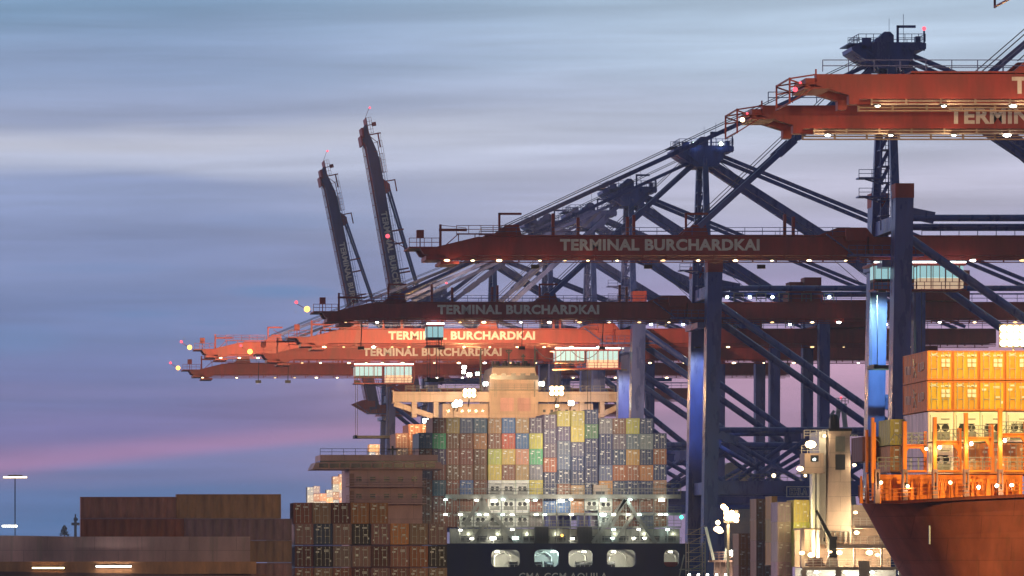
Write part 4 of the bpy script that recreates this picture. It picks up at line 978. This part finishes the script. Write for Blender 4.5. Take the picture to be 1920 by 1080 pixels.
m.tube((mx(1545), MY-.2, mz(986)), (mx(1545), MY-.2, mz(1008)), .04, 5); m.box(mx(1543.5), mx(1546.5), MY-.4, MY, mz(1015), mz(1008)); m.build('deck_crane', 'dark_steel', fs)
m = MB(); m.box(mx(1515), mx(1548), MY+.5, MY+2.5, mz(1062), mz(1056)); m.tube((mx(1518), MY+1.2, mz(1053)), (mx(1545), MY+1.2, mz(1053)), .55, 12); m.ball((mx(1530), MY+1.2, mz(1053)), .7, 10); m.build('mooring_winch', 'hull_brown', fs)
for px, py, r, mt, e, dy in ((1528, 832, .8, 'flood_warm', 700, 3.5), (1507, 878, .5, 'flood_warm', 300, 3), (1532, 1040, .5, 'lamp_warm', 4600, 5), (1583, 1036, .45, 'lamp_warm', 4600, 4), (1640, 1036, .5, 'lamp_warm', 4600, 4), (1655, 1040, .3, 'lamp_warm', 1200, 4), (1500, 1037, .4, 'lamp_warm', 500, -1.6), (1618, 998, .4, 'lamp_warm', 2600, 5), (1616, 960, .3, 'lamp_warm', 1500, 5), (1553, 1035, .2, 'lamp_warm', 200, -2), (1616, 870, .3, 'lamp_warm', 500, 6), (1560, 815, .3, 'lamp_warm', 350, 6.3), (1640, 1073, .3, 'lamp_cool', 2200, 2), (1590, 1073, .3, 'lamp_cool', 2200, 2), (1535, 1073, .3, 'lamp_cool', 2200, 2)):
    m = MB(); m.ball((mx(px), MY+dy, mz(py)), r, 8, .7); m.cur = 1; m.box(mx(px)-r*.7, mx(px)+r*.7, MY+dy+r, MY+dy+r+.2, mz(py)-r*.7, mz(py)+r*.7); m.build('deck_lamp', [mt, 'dark_steel'], fs)
    light('POINT', (mx(px), MY+dy-r-.4, mz(py)), e*.38, (1, .80, .48) if mt != 'lamp_cool' else (.8, 1, .9), fs, size=.4)
# containers and stacks at the feeder's left side
def block(px0, px1, ytop, ybot, Y, l, cn, label, n, grp, **kw):
    x0, x1 = PX(px0, Y), PX(px1, Y); z1 = PZ(ytop, Y); z0 = PZ(ybot, Y); h = (z1-z0)/n
    for k in range(n):
        container(x0, Y, z1-(k+1)*h+.02, x1-x0, h-.04, l, cn, label.format(ORD[k]), grp, **kw)
fg = 'containers stacked beside the cream white ship'
block(1458, 1486, 941, 1091, 752, 6, 'pale mauve', 'grey mauve container left of the lit yellow pair, {} from top', 4, fg)
block(1488, 1518, 937, 1063, 750, 6, 'yellow', 'lit yellow container beneath the sign board, {} from top', 3, fg)
block(1418, 1447, 935, 1091, 790, 6, 'dull brown', 'dim brown container right of the orange floodlight, {} from top', 4, fg)
block(1447, 1457.5, 930, 1060, 770, 6, 'tan', 'narrow tan container end seen beside the mauve stack, {} from top', 3, fg, doors=False)
block(1385, 1416, 1000, 1091, 800, 6, 'dull brown', 'dull brown container just below the orange floodlight, {} from top', 3, fg)
for py, px in ((960, 1487.5), (1012, 1500), (985, 1487)): light('POINT', (PX(px+16, 745), 745, PZ(py, 745)), 520, (1, .8, .35), fs, size=.3)
# orange floodlight tower
QY = 845.
ft = thing('floodlight_mast', (PX(1366, QY), QY, 5), 'blazing orange floodlight low between the second crane leg and the yellow containers', 'floodlight')
m = MB(); m.beam((PX(1366, QY), QY+.5, 5), (PX(1366, QY), QY+.5, PZ(968, QY)), .4); m.build('pole', 'galv', ft)
m = MB()
for px, py in ((1362, 962), (1372, 962), (1381, 967), (1362, 971), (1371, 972), (1380, 975), (1356, 950), (1360, 954)):
    m.tube((PX(px, QY), QY-.3, PZ(py, QY)), (PX(px, QY), QY, PZ(py, QY)), .42, 10)
m.cur = 1; m.box(PX(1357, QY), PX(1384, QY), QY, QY+.2, PZ(980, QY), PZ(957, QY)); m.build('lamp_bank', ['flood_warm', 'dark_steel'], ft)
m = MB(); m.ball((PX(1346, QY), QY, PZ(980, QY)), .4, 8); m.ball((PX(1346, QY), QY, PZ(992, QY)), .7, 10, .7); m.ball((PX(1350, QY), QY, PZ(996, QY)), .6, 8, .6); m.build('lower_lamp', 'lamp_warm', ft)
light('POINT', (PX(1368, QY), QY-1.2, PZ(966, QY)), 9000, (1, .6, .28), ft, size=.8)
facing_lamp((PX(1368, QY), QY-1.2, PZ(966, QY)), 36000, (1, .46, .15), ft, 1.)
# mooring gear / gangway left of it
GYy = 860.
gw = thing('gangway', (PX(1330, GYy), GYy, 5), 'pale leaning gangway arm and railing left of the orange floodlight', 'gangway')
m = MB(); m.beam((PX(1323, GYy), GYy, PZ(988, GYy)), (PX(1338, GYy), GYy, PZ(1050, GYy)), .55, .4); m.build('arm', 'white_paint', gw)
m = MB(); m.box(PX(1330, GYy), PX(1456, GYy), GYy, GYy+1, PZ(1054, GYy), PZ(1050, GYy)); m.rail([(PX(1330, GYy), GYy, PZ(1050, GYy)), (PX(1456, GYy), GYy, PZ(1050, GYy))], 1.3, 1.5, .04, 3)
for k in range(12): m.box(PX(1340+k*10, GYy), PX(1341+k*10, GYy), GYy, GYy+.2, PZ(1085, GYy), PZ(1054, GYy))
m.box(PX(1340, GYy), PX(1456, GYy), GYy+.9, GYy+1.1, 5, PZ(1054, GYy)); m.build('platform', 'hull_brown', gw)
m = MB()
for px in (1360, 1408, 1430): m.beam((PX(px, GYy), GYy+.4, PZ(1050, GYy)), (PX(px+4, GYy), GYy+.4, PZ(1028, GYy)), .3, .6)
m.box(PX(1423, GYy), PX(1443, GYy), GYy-.2, GYy+.4, PZ(1040, GYy), PZ(1038.5, GYy)); m.build('frame', 'galv', gw)
m = MB(); m.ball((PX(1371, GYy), GYy-.4, PZ(1037, GYy)), .5, 8)
for k in range(9): m.ball((PX(1292+k*17, GYy), GYy-.3, PZ(1078, GYy)), .22, 6)
m.build('lamp', 'lamp_white', gw); light('POINT', (PX(1371, GYy), GYy-1.4, PZ(1037, GYy)), 900, (1, .9, .6), gw, size=.4)
tw = thing('lattice_tower', (PX(1300, 915), 915, 5), 'pale lattice stair tower beside the big ship\'s right stern corner', 'tower')
m = MB(); Yt = 915.
for px in (1291, 1322):
    for dy in (0, 3): m.beam((PX(px, Yt), Yt+dy, 5), (PX(px, Yt), Yt+dy, PZ(1016, Yt)), .2)
for k in range(8):
    z = 6+k*1.6; m.box(PX(1290, Yt), PX(1323, Yt), Yt, Yt+3, z, z+.1); m.beam((PX(1291, Yt), Yt, z), (PX(1322, Yt), Yt, z+1.6), .14)
    m.rail([(PX(1290, Yt), Yt, z), (PX(1323, Yt), Yt, z)], .9, 1.0, .03)
m.build('tower_frame', 'cream', tw)
m = MB(); m.beam((PX(1283, Yt), Yt, PZ(1040, Yt)), (PX(1274, Yt), Yt, PZ(1080, Yt)), .2); m.beam((PX(1274, Yt), Yt, PZ(1068, Yt)), (PX(1322, Yt), Yt, PZ(1065, Yt)), .2); m.build('boom_arm', 'galv', tw)

# ------------------------------------------------------------------ passing barge with containers, close at left
VY = 655.
def vx(px, y=VY): return PX(px, y)
def vz(py, y=VY): return PZ(py, y)
vs = thing('container_barge', (vx(400), VY, 0), 'dusky brown container vessel passing close on the river at left', 'ship')
m = MB()
m.loft([(-22, VY+1, -1), (vx(880), VY+1, -1), (vx(900), VY+10, -1), (vx(880), VY+20, -1), (-22, VY+20, -1), (-40, VY+10, -1)],
       [(-30, VY-.6, vz(1062)), (vx(890), VY-.6, vz(1085)), (vx(915), VY+10, vz(1085)), (vx(890), VY+21, vz(1085)), (-30, VY+21, vz(1062)), (-48, VY+10, vz(1055))])
m.build('hull', 'hull_brown', vs)
m = MB(); m.prism([(-50, vz(1052)), (vx(470), vz(1056)), (vx(470), vz(1006)), (vx(150), vz(1006)), (vx(20), vz(1004)), (-50, vz(1003))], VY+1, VY+19); m.build('forecastle', 'deck_house', vs)
m = MB(); m.box(-50, vx(480), VY-.5, VY+.99, vz(1076), vz(1053)); m.build('rubbing_band', 'band_orange', vs)
WY = 672.
m = MB(); m.box(vx(655, WY), vx(792, WY), WY, WY+12, vz(1100, WY), vz(879, WY)); m.prism([(vx(585, WY), vz(880, WY)), (vx(592, WY), vz(867, WY)), (vx(826, WY), vz(867, WY)), (vx(832, WY), vz(880, WY))], WY-.5, WY+8); 
m.box(vx(600, WY), vx(820, WY), WY-.4, WY+8, vz(864, WY), vz(853, WY)); house = m.build('wheelhouse', 'deck_house', vs)
m = MB(); m.box(vx(600, WY), vx(820, WY), WY-.2, WY+7, vz(867, WY), vz(864, WY)); m.cur = 0
for k in range(11): m.box(vx(598+k*20, WY), vx(615+k*20, WY), WY-.62, WY-.5, vz(877, WY), vz(869, WY))
m.build('bridge_window', 'glass_dark', house)
for yy in (912, 944):
    m = MB(); m.box(vx(648, WY), vx(799, WY), WY-1.0, WY, vz(yy+1.5, WY), vz(yy, WY)); m.rail([(vx(649, WY), WY-.95, vz(yy, WY)), (vx(798, WY), WY-.95, vz(yy, WY))], 1.0, 1.4, .03, 3); m.build('deck_gallery', 'deck_house', house)
    for k in range(5):
        m = MB(); m.box(vx(668+k*26, WY), vx(678+k*26, WY), WY-.06, WY-.01, vz(yy-9, WY), vz(yy-18, WY)); m.build('cabin_window', 'glass_dark', house)
    m = MB(); m.box(vx(656, WY), vx(664, WY), WY-.07, WY-.01, vz(yy, WY), vz(yy-24, WY)); m.build('cabin_door', 'hull_brown', house)
m = MB(); m.beam((vx(740, WY), WY+3, vz(853, WY)), (vx(740, WY), WY+3, vz(835, WY)), .25); m.beam((vx(730, WY), WY+3, vz(842, WY)), (vx(750, WY), WY+3, vz(842, WY)), .18); m.rail([(vx(600, WY), WY-.3, vz(853, WY)), (vx(820, WY), WY-.3, vz(853, WY))], .8, 1.6, .03); m.build('radar_mast', 'dark_steel', house)
for a, b, y, mt in ((6, 50, 895, 'lamp_warm'), (4, 32, 986.5, 'lamp_white'), (60, 120, 1065, 'lamp_warm'), (180, 245, 1062, 'lamp_white')):
    m = MB(); m.box(vx(a), vx(b), VY-1.0, VY-.85, vz(y+1.3), vz(y-1.3)); m.cur = 1; m.box(vx(a)-.05, vx(b)+.05, VY-.85, VY-.7, vz(y+1.8), vz(y-2)); m.build('light_trail_tube', [mt, 'dark_steel'], vs)  # light trails of moving lamps, shaped as long glowing tubes
m = MB(); m.beam((vx(28), VY-.6, vz(1004)), (vx(28), VY-.6, vz(890)), .13); m.beam((vx(15), VY-.6, vz(892)), (vx(42), VY-.6, vz(892)), .15); m.build('foremast', 'dark_steel', vs)
VG = 'containers on the passing vessel'
def vcont(px0, px1, yt, yb, Y, cn, lab, dep=2.44):
    x0, x1 = vx(px0, Y), vx(px1, Y); h = vz(yt, Y)-vz(yb, Y)-.04
    if x1-x0 > 4:   # long side towards the viewer
        c = container(x1, Y, vz(yb, Y), 2.44, h, x1-x0-.06, cn, lab, VG, doors=False, rot=R(90)); c.location = (x1, Y, vz(yb, Y))
    else: container(x0, Y, vz(yb, Y), 2.35, round(h, 2), 6.06, cn, lab, VG)
rows1 = [(931, [(150, 330, 'dull brown'), (330, 527, 'dull brown')]), (972, [(150, 345, 'reddish brown'), (345, 547, 'mauve')]), (1013, [(196, 372, 'reddish brown'), (372, 547, 'dull brown')]), (1055, [(196, 372, 'dull brown'), (372, 547, 'mauve')])]
for j, (yt, l_) in enumerate(rows1):
    for i, (a, b, cn) in enumerate(l_):
        for dpt in (0, 1, 2):
            if dpt and j > 0: continue
            vcont(a, b, yt+(-5 if (i and j == 0) else 0), yt+41, VY+2.5+dpt*2.6, cn, f"{cn} long container on passing vessel, {('left', 'right')[i]} one, {ORD[j]} tier down, {('near', 'middle', 'far')[dpt]} row")
rows2 = [(942, ['reddish brown', 'dull brown', 'dark red', 'rust brown', 'rust brown'], 550), (981, ['mauve', 'dark blue', 'mauve', 'near black', 'mauve', 'orange', 'dull brown', 'mauve'], 553), (1023, ['dark red', 'near black', 'mauve', 'mauve', 'dark red', 'dull brown', 'rust brown', 'near black'], 553), (1064, ['reddish brown', 'dull brown', 'reddish brown', 'dark red', 'mauve', 'reddish brown', 'dull brown', 'dull brown'], 553)]
for j, (yt, cl, x0) in enumerate(rows2):
    for i, cn in enumerate(cl): vcont(x0+i*35.8, x0+(i+1)*35.8, yt, yt+40, VY+3, cn, f"{cn} container end, passing vessel's right block, {ORD[j]} tier down, {ORD[i]} from left")

# ------------------------------------------------------------------ far ship with small stacks behind
ZY = 1950.
far = thing('far_container_ship', (150, ZY, 0), 'distant container ship, only its stacks of boxes showing left of the big ship', 'ship')
m = MB(); m.loft([(PX(572, ZY), ZY, 0), (PX(790, ZY), ZY, 0), (PX(790, ZY), ZY+200, 0), (PX(680, ZY), ZY+240, 0), (PX(572, ZY), ZY+200, 0)], [(PX(566, ZY), ZY-3, PZ(1000, ZY)), (PX(795, ZY), ZY-3, PZ(1000, ZY)), (PX(795, ZY), ZY+200, PZ(1000, ZY)), (PX(680, ZY), ZY+250, PZ(1000, ZY)), (PX(566, ZY), ZY+200, PZ(1000, ZY))])
m.build('hull', 'hull_navy', far)
for i, (px, yt, n) in enumerate(((576, 913, 4), (588, 911, 4), (600, 925, 4), (612, 918, 4), (624, 893, 6), (636, 889, 6), (648, 893, 6), (692, 833, 10), (704, 833, 10), (716, 848, 8), (728, 848, 8))):
    for j in range(min(n, 6)):
        z = PZ(yt, ZY)-(j+1)*2.95
        cn = random.choice(['slate blue', 'tan', 'brown', 'grey', 'rust brown', 'purple grey'] if j or i < 7 else ['orange'])
        container(PX(px, ZY), ZY, z, 2.4, 2.9, 6.1, cn, f"tiny distant {cn} container, {ORD[j]} down in the {ORD[i]} far column from left", 'containers on the distant ship', doors=True, var=(2, 3))
light('SPOT', (PX(640, 1800), 1800, 80), 2600000, (1, .8, .55), far, target=(PX(650, ZY), ZY, 45), size=1, angle=30)  # added spot without a fixture, brightens the distant stacks
# ------------------------------------------------------------------ far shore marks
def tagged(mb_, name, mats, label, cat): return tag(mb_.build(name, mats), label, cat)
m = MB(); Yf = 2600.; m.box(PX(139, Yf), PX(144, Yf), Yf, Yf+1.5, 0, PZ(970, Yf)); m.box(PX(134, Yf), PX(149, Yf), Yf-.5, Yf+2, PZ(985, Yf), PZ(980, Yf)); m.box(PX(138, Yf), PX(146, Yf), Yf-.5, Yf+2, PZ(976, Yf), PZ(972, Yf)); m.tube((PX(141.5, Yf), Yf+1, PZ(970, Yf)), (PX(141.5, Yf), Yf+1, PZ(964, Yf)), .4)
tagged(m, 'beacon_tower', 'dark_steel', 'small dark beacon tower far off on the shore at left', 'beacon')
tr = thing('tree', (PX(121, Yf), Yf, 0), 'tiny dark tree beside the distant beacon tower', 'tree')
m = MB(); m.tube((PX(121, Yf), Yf, 0), (PX(121, Yf), Yf, PZ(994, Yf)), .8, 8, .3); m.build('trunk', 'dark_steel', tr)
m = MB()
for k in range(260):
    t = random.random(); a = random.uniform(0, 6.28); r = random.random()**.5*2.6*(1.15-t)
    c = Vector((PX(121, Yf)+r*math.cos(a), Yf+r*math.sin(a), PZ(1004, Yf)+t*5)); s_ = random.uniform(.3, .7)
    d1 = Vector((random.uniform(-1, 1), random.uniform(-1, 1), random.uniform(-1, 1)))*s_; d2 = Vector((random.uniform(-1, 1), random.uniform(-1, 1), random.uniform(-1, 1)))*s_
    m.add([c-d1, c+d2, c+d1, c-d2], [(0, 1, 2, 3)])
m.build('crown', 'leaf', tr)
# far bridge pylon seen between the crane legs
By = 2300.
bp = thing('bridge_pylon', (PX(1577, By), By, 0), 'far pale pylon with slanting legs seen between the blue crane legs', 'pylon')
m = MB()
m.beam((PX(1577, By)-14, By, 0), (PX(1577, By)-1, By, PZ(765, By)), 2.6, 3, 1.6); m.beam((PX(1577, By)+10, By, 0), (PX(1577, By)+1, By, PZ(765, By)), 2.6, 3, 1.6)
m.beam((PX(1577, By)-3, By, PZ(770, By)), (PX(1500, By), By, PZ(860, By)), 1.2)
m.prism([(PX(1567, By), PZ(757, By)), (PX(1587, By), PZ(757, By)), (PX(1583, By), PZ(772, By)), (PX(1571, By), PZ(772, By))], By-2, By+2); m.rail([(PX(1565, By), By-2, PZ(757, By)), (PX(1589, By), By-2, PZ(757, By))], 2.4, 1.5, .15)
m.build('pylon_frame', 'galv', bp)
m = MB(); m.ball((PX(1577, By), By, PZ(746, By)), .6, 8); m.build('warning_light', 'lamp_red', bp)
# shed with curved roof on the quay
Sy = 1330.
sh = thing('storage_shed', (PX(1375, Sy), Sy, 5), 'dim tan shed with rounded roof behind the second crane leg', 'shed')
x0, x1 = PX(1343, Sy), PX(1408, Sy); pts = [(x0, 5), (x0, PZ(885, Sy))]+[(x0+(x1-x0)*t/10, PZ(885, Sy)+2.6*math.sin(math.pi*t/10)) for t in range(1, 10)]+[(x1, PZ(885, Sy)), (x1, 5)]
m = MB(); m.prism(pts, Sy, Sy+40); m.build('wall', 'cream', sh)
m = MB(); m.box(PX(1362, Sy), PX(1387, Sy), Sy-.1, Sy-.02, PZ(905, Sy), PZ(888, Sy)); m.build('gate', 'deck_house', sh)
# small lamp on the second crane's portal walkway
m = MB(TBm); m.rail([(139, -7.2, 26.15), (153, -7.2, 26.15)], 1.1, 1.2, .04); m.build('portal_railing', 'galv', crB)
m = MB(TBm); m.ball((147.2, -7.2, 27.0), .35, 8); m.ball((152.6, -7.2, 27.0), .25, 8); m.build('portal_lamp', 'lamp_warm', crB)

# thin dusk haze
hm = bpy.data.materials.new('haze'); hm.use_nodes = True; nt = hm.node_tree; nt.nodes.clear()
oo = nt.nodes.new('ShaderNodeOutputMaterial'); vv = nt.nodes.new('ShaderNodeVolumePrincipled')
vv.inputs['Density'].default_value = .00009; vv.inputs['Color'].default_value = (.82, .84, .95, 1); vv.inputs['Anisotropy'].default_value = .5
nt.links.new(vv.outputs[0], oo.inputs['Volume']); MATS['haze'] = hm
m = MB(); m.box(-1600, 2600, -600, 3400, -3, 160); tag(m.build('haze', 'haze'), 'thin dusk haze over the harbour', 'haze', kind='stuff')
